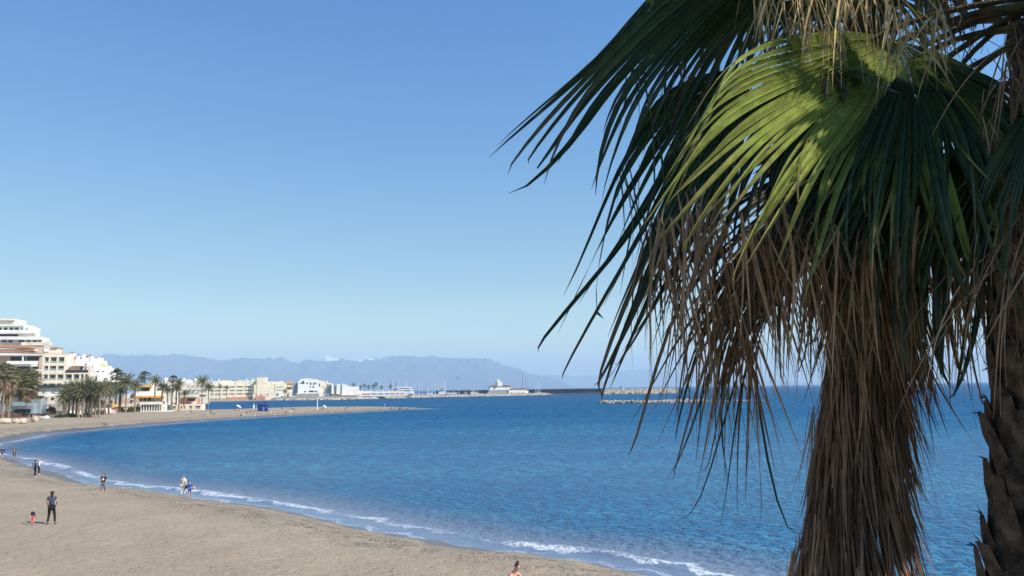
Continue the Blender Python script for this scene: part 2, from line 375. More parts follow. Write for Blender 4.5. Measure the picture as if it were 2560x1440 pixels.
sea = npmesh('sea', V, Q, mw); attr(sea, 'shore', -e); attr(sea, 'range', np.hypot(V[:, 0], V[:, 1]))
tag(sea, 'blue rippled sea filling the bay out to the horizon', kind='structure')
# ------------------------------------------------------------------ mountains
def vnoise(X, seed, sc):
    r = np.random.default_rng(seed); g = r.random(4096); x = X/sc; i = np.floor(x).astype(int); f = x-i; f = f*f*(3-2*f)
    return g[i % 4096]*(1-f)+g[(i+1) % 4096]*f
def vnoise2(X, Y, seed, sc):
    r = np.random.default_rng(seed); g = r.random((256, 256)); x = X/sc; y = Y/sc; i = np.floor(x).astype(int); j = np.floor(y).astype(int)
    f = x-i; h = y-j; f = f*f*(3-2*f); h = h*h*(3-2*h)
    return (g[i % 256, j % 256]*(1-f)+g[(i+1) % 256, j % 256]*f)*(1-h)+(g[i % 256, (j+1) % 256]*(1-f)+g[(i+1) % 256, (j+1) % 256]*f)*h
def mountain(name, prof, D, depth, m, label, seed, rough=1.0):
    px = np.array([p[0] for p in prof], float); py = np.array([p[1] for p in prof], float)
    W = [pt(a, b, D) for a, b in prof]; wx = np.array([p.x for p in W]); wz = np.array([p.z for p in W])
    nx = 620; ny = 70
    xs = np.linspace(wx[0], wx[-1], nx); zr = np.interp(xs, wx, wz)
    v = np.linspace(-1, 1, ny)
    X, Vv = np.meshgrid(xs, v, indexing='ij'); ZR = np.repeat(zr[:, None], ny, 1)
    fall = np.clip(1-np.abs(Vv), 0, 1)**.85
    rid = 1-np.abs(2*vnoise2(X+Vv*300, Vv*depth*.35, seed, D*.03)-1); rid2 = 1-np.abs(2*vnoise2(X, Vv*depth, seed+1, D*.012)-1); rid3 = vnoise2(X, Vv*depth, seed+5, D*.0045)
    env = np.clip(1-np.abs(Vv), 0, 1)*np.clip(np.abs(Vv)*3, 0, 1)
    Z = ZR*fall*(1+env*rough*(.7*(rid-.5)+.45*(rid2-.5)+.2*(rid3-.5)))+ (1-np.clip(np.abs(Vv)*6, 0, 1))*(vnoise(X+D, seed+3, D*.0024)+.5*vnoise(X+D, seed+4, D*.0008)-.75)*D*.0015*rough
    Z = np.where(np.abs(Vv) > .99, -3, Z)
    Y = D+Vv*depth*(np.where(Vv < 0, 1, .7))
    V = np.stack([X, Y, Z], -1).reshape(-1, 3)
    i = np.arange(nx-1)[:, None]*ny+np.arange(ny-1)[None, :]
    Q = np.stack([i, i+ny, i+ny+1, i+1], -1).reshape(-1, 4)
    o = npmesh(name, V, Q, m); tag(o, label, kind='structure'); return o
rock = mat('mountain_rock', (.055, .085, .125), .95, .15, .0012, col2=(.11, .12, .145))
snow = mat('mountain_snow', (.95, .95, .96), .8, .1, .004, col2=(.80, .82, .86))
profA = [(-400,905),(-200,896),(0,893),(120,897),(200,896),(230,892),(262,887),(290,893),(320,889),(345,892),(380,893),(400,892),(440,889),(480,888.5),(510,897),(545,902),(580,907),(610,899),(640,895),(665,897),(685,900),(703,890.5),(722,902),(738,913),(765,911),(790,903),(815,902),(835,902),(855,905),(870,900),(900,904),(950,903),(990,893),(1010,890.5),(1050,893),(1120,897),(1150,901),(1200,899),(1230,902),(1250,912),(1262,915),(1290,918),(1320,932),(1340,936),(1365,941),(1400,955),(1440,974)]
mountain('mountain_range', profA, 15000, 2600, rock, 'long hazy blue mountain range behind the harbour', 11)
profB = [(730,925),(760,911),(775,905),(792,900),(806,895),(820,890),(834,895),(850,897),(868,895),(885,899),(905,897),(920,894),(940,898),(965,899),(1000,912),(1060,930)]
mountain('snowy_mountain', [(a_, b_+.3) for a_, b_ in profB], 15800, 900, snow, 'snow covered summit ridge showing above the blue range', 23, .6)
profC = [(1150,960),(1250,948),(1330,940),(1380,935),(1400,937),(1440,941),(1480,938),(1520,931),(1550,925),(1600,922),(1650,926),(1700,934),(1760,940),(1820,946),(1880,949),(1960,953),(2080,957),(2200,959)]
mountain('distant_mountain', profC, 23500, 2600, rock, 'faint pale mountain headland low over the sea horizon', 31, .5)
# ------------------------------------------------------------------ haze
hz = MB(); hz.box(-27000, 27000, -400, 29500, -5.5, 900); 
mh = bpy.data.materials.new('haze'); mh.use_nodes = True; q = NT(mh)
for x in list(q.N):
    if x.type == 'BSDF_PRINCIPLED': q.N.remove(x)
pv = q.n('ShaderNodeVolumePrincipled'); pv.inputs['Color'].default_value = (.66, .84, .98, 1); pv.inputs['Density'].default_value = HAZE; pv.inputs['Anisotropy'].default_value = 0.0
q.lk(pv.outputs[0], q.N['Material Output'].inputs['Volume'])
tag(hz.build('haze', mh), 'thin pale blue sea haze', kind='stuff')
# ------------------------------------------------------------------ foreground fan palms
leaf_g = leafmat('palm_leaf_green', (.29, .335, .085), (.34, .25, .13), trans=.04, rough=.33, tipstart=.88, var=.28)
leaf_shade = leafmat('palm_leaf_shade_dark', (.044, .074, .028), (.12, .08, .048), trans=.08, rough=.4, tipstart=.84, var=.4)  # same green leaf with its base darkened to stand for shade
leaf_t = leafmat('palm_leaf_thread', (.062, .078, .034), (.24, .155, .10), trans=.06, rough=.6, tipstart=.55, var=.4)
dead_b = leafmat('palm_leaf_dead', (.47, .27, .165), (.50, .32, .20), trans=.06, rough=.85, tipstart=.75, var=.5, spec=.1)
dead_l = leafmat('palm_leaf_straw', (.62, .44, .23), (.50, .34, .19), trans=.1, rough=.8, tipstart=.8, var=.4, spec=.15)
skirt_m = leafmat('palm_skirt_thatch', (.25, .148, .097), (.31, .195, .13), trans=.03, rough=.95, tipstart=.85, var=.6, spec=.05)
stalk_m = mat('palm_stalk', (.17, .13, .06), .6, .25, 9, .3)
stalk_b = mat('palm_stalk_brown', (.10, .065, .04), .8, .25, 9, .3)
thorn_m = mat('palm_stalk_thorny', (.16, .10, .055), .7, .3, 12, .4)
trunk_m = mat('palm_trunk_bark', (.10, .062, .04), .95, .35, 7, .9, 26)
boot_m = mat('palm_leaf_base', (.17, .10, .062), .9, .35, 9, .8, 40)
class LB:                                    # leaf mesh builder with the tint attribute
    def __init__(s): s.v = []; s.f = []; s.t = []
    def strip(s, P, W, S, lat, rnd, fold=.3, up_=None):
        """P centre points, W half widths, lat lateral directions"""
        n = len(s.v); m = len(P)
        for i in range(m):
            t = (P[min(i+1, m-1)]-P[max(i-1, 0)]).normalized(); nr = lat[i].cross(t)
            s.v += [tuple(P[i]-lat[i]*W[i]-nr*(W[i]*fold)), tuple(P[i]+nr*(W[i]*fold)), tuple(P[i]+lat[i]*W[i]-nr*(W[i]*fold))]
            s.t += [(rnd, S[i], 0)]*3
        for i in range(m-1):
            a = n+3*i; s.f += [(a, a+1, a+4, a+3), (a+1, a+2, a+5, a+4)]
    def build(s, name, m, parent=None):
        me = bpy.data.meshes.new(name); l = parent.location if parent is not None else Vector((0, 0, 0))
        me.from_pydata([(a-l[0], b-l[1], c-l[2]) for a, b, c in s.v], [], s.f); me.materials.append(m)
        at = me.attributes.new('tint', 'FLOAT_VECTOR', 'POINT'); at.data.foreach_set('vector', np.array(s.t, np.float32).ravel())
        o = bpy.data.objects.new(name, me); C.objects.link(o)
        if parent is not None: o.parent = parent
        return o
def bez(c, s):
    k = len(c)-1
    if k == 3:
        a = 1-s; 
        # Catmull style through four points: interpolate on parameter thirds
        x = s*3; i = min(int(x), 2); f = x-i
        p0 = c[max(i-1, 0)]; p1 = c[i]; p2 = c[i+1]; p3 = c[min(i+2, 3)]
        return 0.5*((2*p1)+(p2-p0)*f+(2*p0-5*p1+4*p2-p3)*f*f+(3*p1-p0-3*p2+p3)*f**3)
def fan(O, guides, n, name, m, parent, split=.45, spj=.08, wid=1.0, sj=.06, droop=.0, jit=.02, seed=1, drop=0.0, samples=16, fold=.35, two=0.0, rag=0.0):
    rd = random.Random(seed); lb = LB(); G = len(guides)
    gs = [[O]+g for g in guides]
    def ctrl(u):
        x = u*(G-1); i = min(int(x), G-2); f = x-i; out = []
        for k in range(4):
            p0 = gs[max(i-1, 0)][k]; p1 = gs[i][k]; p2 = gs[i+1][k]; p3 = gs[min(i+2, G-1)][k]
            out.append(0.5*((2*p1)+(p2-p0)*f+(2*p0-5*p1+4*p2-p3)*f*f+(3*p1-p0-3*p2+p3)*f**3))
        return out
    S = [i/(samples-1) for i in range(samples)]
    kk = [0]*n
    for i in range(n):
        u = (i+.5+rag*rd.uniform(-.07, .07))/n; du = .5/n; kink = rd.gauss(0, .012)*rag
        if rd.random() < drop: continue
        c = ctrl(u); cl = ctrl(max(0, u-du)); cr_ = ctrl(min(1, u+du))
        Ls = 1+rd.uniform(-sj*2.2, sj); sp = split+rd.uniform(-spj, spj)
        jx = Vector((rd.gauss(0, jit), rd.gauss(0, jit), rd.gauss(0, jit*.5))); dr = droop*rd.uniform(.3, 1.6)
        rnd = rd.random(); tw = rd.gauss(0, .5)
        P = []; W = []; T = []
        wsp = None
        for s in S:
            s2 = s*Ls; p = bez(c, min(s2, 1.0)); 
            a = bez(cl, min(s2, 1)); b = bez(cr_, min(s2, 1)); w_ = (b-a)
            e = max(0, (s-sp)/(1-sp))
            p = p+jx*(e*e*3)+Vector((0, 0, -dr*e*e))+Vector((0, 1, 0))*(kink*min(1, s*1.6))
            hw = w_.length*.5*wid*(1.04-rag*.10*min(1, max(0, s-.38)*4)); la = w_.normalized() if w_.length > 1e-6 else Vector((1, 0, 0))
            if s <= sp: wsp = hw
            else:
                hw = wsp*(1-e**1.7)*.96+.0012
            if e > 0 and tw:
                t = (bez(c, min(s2+.02, 1))-bez(c, max(s2-.02, 0)))
                if t.length > 1e-6: la = Matrix.Rotation(tw*e, 3, t.normalized()) @ la
            P.append(p); W.append(max(hw, .0012)); T.append(la)
        lb.strip(P, W, S, T, rnd, fold)
    return lb.build(name, m, parent)
def hang(lb, p0, d0, L, w, rd, g=1.0, n=9, s0=0.0, wob=.04):
    """one long ribbon that leaves p0 along d0 and bends down"""
    d = d0.normalized(); p = Vector(p0); P = [p.copy()]; st = L/(n-1); sw = Vector((rd.gauss(0, wob), rd.gauss(0, wob), 0))
    for i in range(n-1):
        d = (d+Vector((0, 0, -1))*(g*.34)+sw).normalized(); p = p+d*st; P.append(p.copy())
    an = rd.uniform(0, 3.14); lat0 = Vector((math.cos(an), math.sin(an), 0)); T = []; W = []; S = []
    tw = rd.gauss(0, .8)
    for i in range(n):
        s = i/(n-1); t = (P[min(i+1, n-1)]-P[max(i-1, 0)]).normalized()
        la = lat0-t*lat0.dot(t)
        if la.length < .05: la = Vector((1, 0, 0))
        la = Matrix.Rotation(tw*s, 3, t) @ la.normalized()
        T.append(la); W.append(max(.0009, w*(1-s**1.6)*(0.55+.45*min(1, s*4)))); S.append(s0+(1-s0)*s)
    lb.strip(P, W, S, T, rd.random(), .25)
def G(Y, *pts):
    if not isinstance(Y, (tuple, list)): Y = (Y, Y, Y)
    return [pt(a, b, y) for (a, b), y in zip(pts, Y)]
def stalk(parent, pts, r0, r1, m=stalk_m, name='petiole', seg=6, thorns=0, sq=.6, seed=1):
    n = len(pts); mb = MB()
    P = []
    for i in range(10):
        s = i/9
        x = s*(n-1); k = min(int(x), n-2); f = x-k
        p0 = pts[max(k-1, 0)]; p1 = pts[k]; p2 = pts[k+1]; p3 = pts[min(k+2, n-1)]
        P.append(0.5*((2*p1)+(p2-p0)*f+(2*p0-5*p1+4*p2-p3)*f*f+(3*p1-p0-3*p2+p3)*f**3))
    mb.tube(P, [r0+(r1-r0)*i/9 for i in range(10)], seg, True, sq)
    rd = random.Random(seed)
    for k in range(thorns):
        s = rd.random(); i = min(int(s*9), 8); p = P[i].lerp(P[i+1], s*9-i); t = (P[i+1]-P[i]).normalized(); r = r0+(r1-r0)*s
        sd = Vector((0, 0, 1)).cross(t).normalized() if rd.random() < .2 else t.cross(Vector((0, 1, 0))).normalized()
        sd = sd*(1 if rd.random() < .5 else -1); q0 = p+sd*r*.7
        mb.tube([q0, q0+sd*.012+t*.004, q0+sd*.022+t*.014], [.005, .004, .0005], 4)
    return mb.build(name, m, parent, smooth=True)

# ---- palm A: the one with the hanging thatch skirt
axisA = lambda py: pt(2165-64*max(0, (py-800)/640), py, 5.5)
baseA = pt(2101, 1440, 5.5); zA = gat(baseA.x, baseA.y)
palmA = thing('fan_palm', 'tall fan palm with its trunk wrapped in a thick brown skirt of dead leaves', 'palm tree', (baseA.x, baseA.y, zA))
tp = axisA(60); PA_ = [Vector((baseA.x-.05, baseA.y, zA-.3)), Vector((baseA.x-.03, baseA.y, (zA+baseA.z)/2)), baseA, axisA(900), axisA(400), tp]
mb = MB(); mb.tube(PA_, [.34, .24, .2, .19, .17, .13], 14); mb.build('trunk', trunk_m, palmA, smooth=True)
crownA = tp.copy()
rd = random.Random(5)
# skirt of dead leaves : 70 collapsed dead fans hung up the trunk
def prof(py):                                # half width of the skirt in metres
    px = [450, 700, 800, 900, 1000, 1150, 1300, 1440, 1700]; hw = [.34, .34, .33, .34, .35, .37, .38, .39, .39]
    return float(np.interp(py, px, hw))
for k in range(64):
    py = 380+k/63*1180+rd.uniform(-20, 20); a = k*2.39996+rd.uniform(-.3, .3)
    c = axisA(py); lb = LB(); h = rd.uniform(.75, 1.25)
    nst = 26
    R0 = prof(py)*.62
    base = c+Vector((math.cos(a)*R0, math.sin(a)*R0, 0))
    for j in range(nst):
        b = a+rd.gauss(0, .42); r_ = R0*rd.uniform(.75, 1.12); p = c+Vector((math.cos(b)*r_, math.sin(b)*r_, rd.uniform(-.12, .12)))
        Rend = prof(py+min(h*340, 500))*rd.uniform(.78, 1.04)
        out = (Rend-r_)/h
        d = Vector((math.cos(b)*(out+.06), math.sin(b)*(out+.06), -1))
        hang(lb, p, d, h*rd.uniform(.55, 1.05), rd.uniform(.007, .021), rd, g=.04, n=8, wob=.016)
    lb.build('dead_leaf', skirt_m, palmA)
# ragged outer threads of the skirt
for k in range(20):
    lb = LB(); pyk = rd.uniform(900, 1400); ak = rd.uniform(0, 6.28)
    for j in range(8):
        py = pyk+rd.uniform(-12, 12); a = ak+rd.uniform(-.12, .12); c = axisA(py); r_ = prof(py)*rd.uniform(.85, 1.0)
        p = c+Vector((math.cos(a)*r_, math.sin(a)*r_, 0)); d = Vector((math.cos(a)*.20, math.sin(a)*.20, -1))
        hang(lb, p, d, rd.uniform(.35, .8), rd.uniform(.004, .009), rd, g=.05, n=8, wob=.03)
    lb.build('leaf_thread', dead_b, palmA)
# dark green fronds of palm A (guide curves run from the hastula to the leaf tips)
FA = []
def frond(parent, o, guides, n, m, sk, name='frond', sr=.022, sm=None, thorns=0, **kw):
    f = fan(o, guides, n, name, m, parent, **kw)
    if sk:
        s_ = stalk(parent, sk, sr*1.7, sr*.7, sm or stalk_m, thorns=thorns)
        s_.parent = f; s_.location = (0, 0, 0)
    return f
cA = crownA
O = pt(1960, -110, 5.3)
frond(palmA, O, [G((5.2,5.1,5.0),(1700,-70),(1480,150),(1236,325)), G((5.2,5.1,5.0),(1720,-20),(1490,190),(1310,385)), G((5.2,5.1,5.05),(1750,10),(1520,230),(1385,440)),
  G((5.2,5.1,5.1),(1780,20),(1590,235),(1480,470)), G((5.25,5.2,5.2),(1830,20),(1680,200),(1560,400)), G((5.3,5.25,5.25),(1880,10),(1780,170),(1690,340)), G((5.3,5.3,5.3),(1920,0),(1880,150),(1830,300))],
  22, leaf_shade, [cA, cA.lerp(O, .5)+Vector((0, 0, .25)), O], split=.6, sj=.10, jit=.03, droop=.10, seed=3)
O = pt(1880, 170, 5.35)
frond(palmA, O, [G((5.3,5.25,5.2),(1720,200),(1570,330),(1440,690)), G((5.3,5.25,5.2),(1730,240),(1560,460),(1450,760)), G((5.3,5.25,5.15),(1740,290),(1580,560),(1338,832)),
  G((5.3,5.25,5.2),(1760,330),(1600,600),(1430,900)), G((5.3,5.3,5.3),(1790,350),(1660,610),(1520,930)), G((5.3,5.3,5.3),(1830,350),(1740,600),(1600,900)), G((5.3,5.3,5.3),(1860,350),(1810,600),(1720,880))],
  26, leaf_shade, [cA, cA.lerp(O, .5)+Vector((0, 0, .2)), O], split=.6, sj=.12, jit=.03, droop=.10, seed=4)
O = pt(2060, 420, 5.45)
frond(palmA, O, [G(5.45,(1930,450),(1720,600),(1600,900)), G(5.45,(1920,520),(1700,730),(1590,1060)), G(5.45,(1930,570),(1740,800),(1660,1090)), G(5.4,(1950,610),(1790,860),(1700,1130)), G(5.4,(1980,630),(1840,880),(1790,1160))],
  24, leaf_t, [cA, cA.lerp(O, .6)+Vector((-.1, 0, .05)), O], split=.42, spj=.12, sj=.14, jit=.05, droop=.12, seed=5, drop=.08)
O = pt(2030, 520, 5.6)
frond(palmA, O, [G(5.6,(1920,570),(1760,790),(1650,1040)), G(5.6,(1930,640),(1790,880),(1740,1180)), G(5.6,(1950,680),(1840,920),(1790,1220)), G(5.6,(1980,690),(1880,900),(1850,1280)), G(5.6,(2010,680),(1900,840),(1950,1250))],
  28, leaf_shade, [cA, cA.lerp(O, .6)+Vector((-.1, 0, .05)), O], split=.55, sj=.12, jit=.04, droop=.08, seed=6)
O = pt(2260, 420, 5.6)
frond(palmA, O, [G(5.6,(2250,560),(2255,720),(2270,900)), G(5.6,(2300,560),(2320,720),(2330,960)), G(5.6,(2340,540),(2380,700),(2400,1000)), G(5.6,(2370,500),(2440,650),(2470,900))],
  24, leaf_t, [cA, cA.lerp(O, .6)+Vector((.1, 0, .05)), O], split=.45, sj=.15, jit=.05, droop=.1, seed=8, drop=.1)
O = pt(2120, 330, 5.2)
frond(palmA, O, [G(5.15,(1990,400),(1900,560),(1840,860)), G(5.1,(2040,440),(1980,620),(1950,900)), G(5.1,(2100,450),(2080,620),(2070,900)), G(5.1,(2160,440),(2180,620),(2190,880))],
  26, leaf_t, [cA, cA.lerp(O, .6), O], split=.45, sj=.15, jit=.05, droop=.1, seed=9, drop=.05)
# dead brown leaves hanging below the crown
def dead(parent, px, py, Y, n, L, spread, m=dead_b, seed=0, w=(.006, .015), out=.5, g=.5, name='dead_leaf', stk=None, ang=None):
    rd = random.Random(seed*7+1); lb = LB(); o = pt(px, py, Y)
    for j in range(n):
        a = rd.uniform(-1, 1)*spread if ang is None else ang+rd.uniform(-1, 1)*spread
        d = Vector((math.sin(a)*out, rd.uniform(-.35, .25)*out, -math.cos(a)*.8))
        hang(lb, o+Vector((rd.gauss(0, .05), rd.gauss(0, .05), rd.gauss(0, .05))), d, L*rd.uniform(.55, 1.1), rd.uniform(*w), rd, g=g, n=11, wob=.028)
    b = lb.build(name, m, parent)
    if stk is not None:
        s_ = stalk(parent, [stk, stk.lerp(o, .6)+Vector((0, 0, .12)), o], .018, .012, stalk_b); s_.parent = b; s_.location = (0, 0, 0)
    return b
specs = [(1640,560,5.35,26,1.15,1.1),(1700,620,5.4,30,1.1,1.0),(1760,560,5.2,30,1.1,1.0),(1820,640,5.5,34,1.25,1.0),(1880,560,5.3,30,1.15,.9),(1930,600,5.35,34,1.1,.9),(1990,520,5.1,30,1.15,.9),(2040,560,5.2,34,1.1,.9),(2100,520,5.05,34,1.05,.9),
 (2150,560,5.15,34,1.0,.9),(2210,520,5.1,32,1.0,.9),(2250,600,5.2,30,1.0,.9),(2300,520,5.2,30,1.1,1.0),(2350,560,5.4,26,1.15,1.0),(2410,540,5.3,26,1.1,1.0),(2450,520,5.2,24,1.05,1.0),(1860,800,5.55,34,1.25,.9),(1800,760,5.6,30,1.2,.9),(1720,740,5.6,22,.95,.9),(2080,640,5.3,30,.9,.8),(2180,660,5.2,30,.9,.8)]
for i, (px, py, Y, n, L, sp) in enumerate(specs):
    dead(palmA, px, py, Y, int(n*(.8 if px > 1900 else .55)), L*1.08, sp*.85, seed=i+1, stk=cA if i % 3 == 0 else None, g=.42, out=.38)
for i, (px, py, Y, n, L) in enumerate([(1600,150,5.15,5,.75),(1690,130,5.2,5,.8),(1640,300,5.2,5,1.0),(1740,260,5.2,5,1.0),(1560,430,5.2,5,.95),(1620,520,5.2,5,1.0)]):
    dead(palmA, px, py, Y, n, L, .7, m=leaf_shade, seed=130+i, w=(.006, .014), g=.35, out=.35, name='drooping_leaflet')
for i, (px, py, Y, n, L) in enumerate([(1800,500,4.75,13,1.15),(1870,560,4.7,14,1.05),(1940,520,4.65,13,1.15),(2010,600,4.6,15,.95),(2080,560,4.6,14,1.05),(2160,620,4.6,15,.85),(2240,590,4.6,14,.95),(2310,540,4.6,13,1.1),(2380,600,4.6,14,.95),(2450,520,4.6,13,1.1),(1720,500,4.9,12,1.1),(1650,560,5.0,12,1.1),(2480,330,4.1,12,.8)]):
    dead(palmA, px, py, Y, n, L*.95, .9, m=dead_b, seed=150+i, w=(.005, .015), g=.36, out=.42)
# ---- palm B: right edge, bare trunk with leaf bases, crown above the frame's corner
YB = 4.3
baseB = pt(2640, 1440, YB); zB = gat(baseB.x, baseB.y)
palmB = thing('fan_palm', 'dark fan palm at the right edge with a jagged trunk of cut leaf bases', 'palm tree', (baseB.x, baseB.y, zB))
crownB = pt(2640, 60, YB+.1)
mb = MB(); mb.tube([Vector((baseB.x, baseB.y, zB-.3)), Vector((baseB.x, baseB.y, (zB+baseB.z)/2)), baseB, pt(2640, 900, YB), pt(2640, 500, YB), crownB], [.42, .36, .33, .31, .30, .2], 20); mb.build('trunk', trunk_m, palmB, smooth=True)
rd = random.Random(21)
k = 0
for row in range(17):
    py = 1520-row*66
    for j in range(9):
        a = j*2*math.pi/9+row*.37
        if math.sin(a) > .55: continue                      # back of the trunk, hidden
        if k >= 98: continue
        c = pt(2640, py, YB); rr = float(np.interp(py, [500, 900, 1440], [.29, .29, .31]))
        er = Vector((math.cos(a), math.sin(a), 0)); tg = Vector((-math.sin(a), math.cos(a), 0))
        lo = py > 1120
        h = rd.uniform(.13, .2) if not lo else rd.uniform(.2, .32); w_ = rd.uniform(.065, .09); outw = rd.uniform(.03, .06) if not lo else rd.uniform(.04, .11)
        tl = tg*rd.uniform(-.04, .04)
        b0 = c+er*(rr-.02); m1_ = b0+er*(outw*.6)+Vector((0, 0, h*.5))+tl*.5; t1 = b0+er*outw+Vector((0, 0, h))+tl
        mb = MB(); n0 = 0
        for (p, ww, th) in ((b0, w_*1.1, .045), (m1_, w_*.8, .035), (t1, w_*rd.uniform(.35, .75), .014)):
            mb.v += [tuple(p-tg*ww), tuple(p-er*th*.3-Vector((0,0,0))), tuple(p+tg*ww), tuple(p+er*th+Vector((0, 0, -.02)))]
        for i in range(2):
            for q_ in range(4):
                r_ = (q_+1) % 4; mb.f.append((i*4+q_, i*4+r_, i*4+4+r_, i*4+4+q_))
        mb.f.append((8, 9, 10, 11)); mb.f.append((3, 2, 1, 0))
        # torn fibres at the cut end
        for f_ in range(3):
            q0 = t1+tg*rd.uniform(-.04, .04); mb.tube([q0, q0+er*rd.uniform(.01, .05)+Vector((0, 0, rd.uniform(-.03, .06)))], [.006, .001], 4)
        mb.build('leaf_base', boot_m, palmB); k += 1
# the broad sunlit fan
O = pt(2245, 100, 4.75)
stB = [crownB+Vector((-.15, -.05, .1)), pt(2420, 40, 4.6), O]
guides = [G((4.50,4.10,4.05),(2080,80),(1850,140),(1725,400)), G((4.46,4.0,3.95),(2070,120),(1830,205),(1700,440)), G((4.42,3.95,3.9),(2080,165),(1820,290),(1640,500)), G((4.38,3.92,3.88),(2095,205),(1870,365),(1670,590)),
  G((4.36,3.92,3.88),(2120,235),(1940,415),(1770,640)), G((4.34,3.92,3.9),(2160,260),(2030,450),(1930,680)), G((4.34,3.94,3.9),(2205,275),(2135,470),(2080,700)), G((4.34,3.96,3.92),(2250,275),(2230,475),(2230,700)),
  G((4.36,4.0,3.95),(2295,265),(2330,455),(2390,690)), G((4.40,4.08,4.0),(2340,235),(2430,410),(2520,640)), G((4.46,4.2,4.1),(2380,195),(2510,340),(2610,570)), G((4.5,4.3,4.2),(2390,150),(2540,250),(2670,430))]
frond(palmB, O, guides, 54, leaf_g, stB, split=.58, spj=.08, sj=.12, jit=.034, droop=.07, seed=14, samples=22, fold=.95, sr=.028, rag=1.0)
O = pt(2090, 180, 5.0)
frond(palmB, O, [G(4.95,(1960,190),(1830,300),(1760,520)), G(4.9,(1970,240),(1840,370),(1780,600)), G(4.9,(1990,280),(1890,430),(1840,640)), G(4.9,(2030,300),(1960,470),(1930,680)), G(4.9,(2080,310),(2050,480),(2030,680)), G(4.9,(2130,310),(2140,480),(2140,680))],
  34, leaf_shade, [crownB, pt(2380, 60, 4.9), O], split=.62, sj=.12, jit=.03, seed=18)
O = pt(2275, 150, 4.62)  # added dark leaf over the fan; its colour stands for the fan's shaded half
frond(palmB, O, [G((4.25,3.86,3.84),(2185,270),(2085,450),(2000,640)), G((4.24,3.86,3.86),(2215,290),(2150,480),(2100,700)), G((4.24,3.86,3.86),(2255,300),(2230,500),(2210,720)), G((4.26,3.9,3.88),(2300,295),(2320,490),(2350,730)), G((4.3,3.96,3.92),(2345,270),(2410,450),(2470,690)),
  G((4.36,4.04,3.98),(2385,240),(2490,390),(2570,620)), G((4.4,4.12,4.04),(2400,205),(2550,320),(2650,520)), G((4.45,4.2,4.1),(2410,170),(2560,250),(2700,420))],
  32, leafmat('palm_leaf_shade_green', (.045, .082, .036), (.16, .13, .07), trans=.04, rough=.36, tipstart=.9, var=.35), [crownB, pt(2420, 90, 4.6), O], split=.50, spj=.08, sj=.14, jit=.04, droop=.07, seed=27, samples=20, fold=.8, sr=.024, rag=1.0)
# lower second layer fan, right side
O = pt(2500, 330, 4.6)
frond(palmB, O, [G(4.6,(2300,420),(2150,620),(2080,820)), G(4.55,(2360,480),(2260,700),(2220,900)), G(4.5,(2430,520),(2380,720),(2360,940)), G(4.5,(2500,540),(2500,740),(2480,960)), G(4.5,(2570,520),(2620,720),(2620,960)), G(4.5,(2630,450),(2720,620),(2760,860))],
  28, leaf_shade, [crownB, crownB.lerp(O, .5)+Vector((0, 0, .1)), O], split=.5, sj=.15, jit=.04, droop=.08, seed=15)
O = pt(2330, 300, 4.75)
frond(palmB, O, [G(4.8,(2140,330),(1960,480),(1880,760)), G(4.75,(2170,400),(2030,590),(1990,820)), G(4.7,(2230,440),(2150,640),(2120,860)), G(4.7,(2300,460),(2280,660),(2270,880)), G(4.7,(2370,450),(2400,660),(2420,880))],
  30, leaf_shade, [crownB, crownB.lerp(O, .5)+Vector((0, 0, .1)), O], split=.5, sj=.15, jit=.04, droop=.08, seed=16)
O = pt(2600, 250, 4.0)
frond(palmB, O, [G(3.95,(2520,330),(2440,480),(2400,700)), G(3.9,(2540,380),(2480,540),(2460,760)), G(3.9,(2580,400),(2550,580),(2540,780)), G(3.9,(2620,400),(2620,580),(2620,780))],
  20, leaf_shade, [crownB, crownB.lerp(O, .5), O], split=.5, sj=.15, jit=.04, droop=.08, seed=19)
# frond hanging at the top centre (behind the dry threads)
O = pt(2120, -60, 5.0)
frond(palmB, O, [G(5.0,(1960,-40),(1840,70),(1770,240)), G(5.0,(1970,-20),(1870,90),(1820,260)), G(5.0,(2000,0),(1930,110),(1900,260)), G(5.0,(2040,20),(2010,130),(1990,260)), G(5.0,(2100,20),(2100,130),(2100,240))],
  34, leaf_shade, [crownB+Vector((0, .1, .3)), pt(2400, -90, 4.8), O], split=.4, sj=.2, jit=.05, seed=17)
# dry straw threads over the sunlit fan
for i, (px, py, Y, n, L, sp, ou) in enumerate([(1960,-60,4.25,18,.55,1.0,.5),(2040,-50,4.2,20,.6,.9,.5),(2110,-50,4.15,20,.65,.9,.5),(2190,-20,4.12,18,.6,.9,.5),(2260,30,4.15,20,.45,1.2,.7),(2010,20,4.3,16,.4,1.2,.6),(2320,60,4.2,18,.45,1.2,.7),(1900,-40,4.6,14,.6,1.0,.5)]):
    dead(palmB, px, py, Y, n, L, sp, m=dead_l, seed=60+i, w=(.004, .010), g=.5, out=ou, name='dry_leaf')
for i, (px, py, Y, n, L) in enumerate([(2520,150,4.1,22,.9),(2560,60,4.2,20,.9),(2480,260,4.3,16,.8),(2540,420,4.0,18,.9),(2590,560,3.9,18,1.2),(2500,600,4.05,14,1.3)]):
    dead(palmB, px, py, Y, n, L, 1.2, m=dead_b, seed=80+i, w=(.004, .009), g=.42, out=.7)
# old thorny leaf stalks crossing the sky in the corner
for i, (pts_, r_) in enumerate([([(2600,10),(2480,40),(2380,80),(2300,120)], .032), ([(2620,70),(2500,130),(2400,180),(2330,215)], .028), ([(2620,130),(2520,210),(2440,290),(2360,370)], .026), ([(2560,90),(2500,60),(2450,10),(2400,-60)], .030), ([(2640,100),(2560,190),(2440,230),(2360,300)], .022), ([(2560,-40),(2540,40),(2530,120),(2560,200)], .05)]):
    stalk(palmB, [pt(a, b, 4.6+.1*i) for a, b in pts_], r_*1.25, r_*.75, thorn_m, 'leaf_stalk', 6, 26, .55, seed=i)
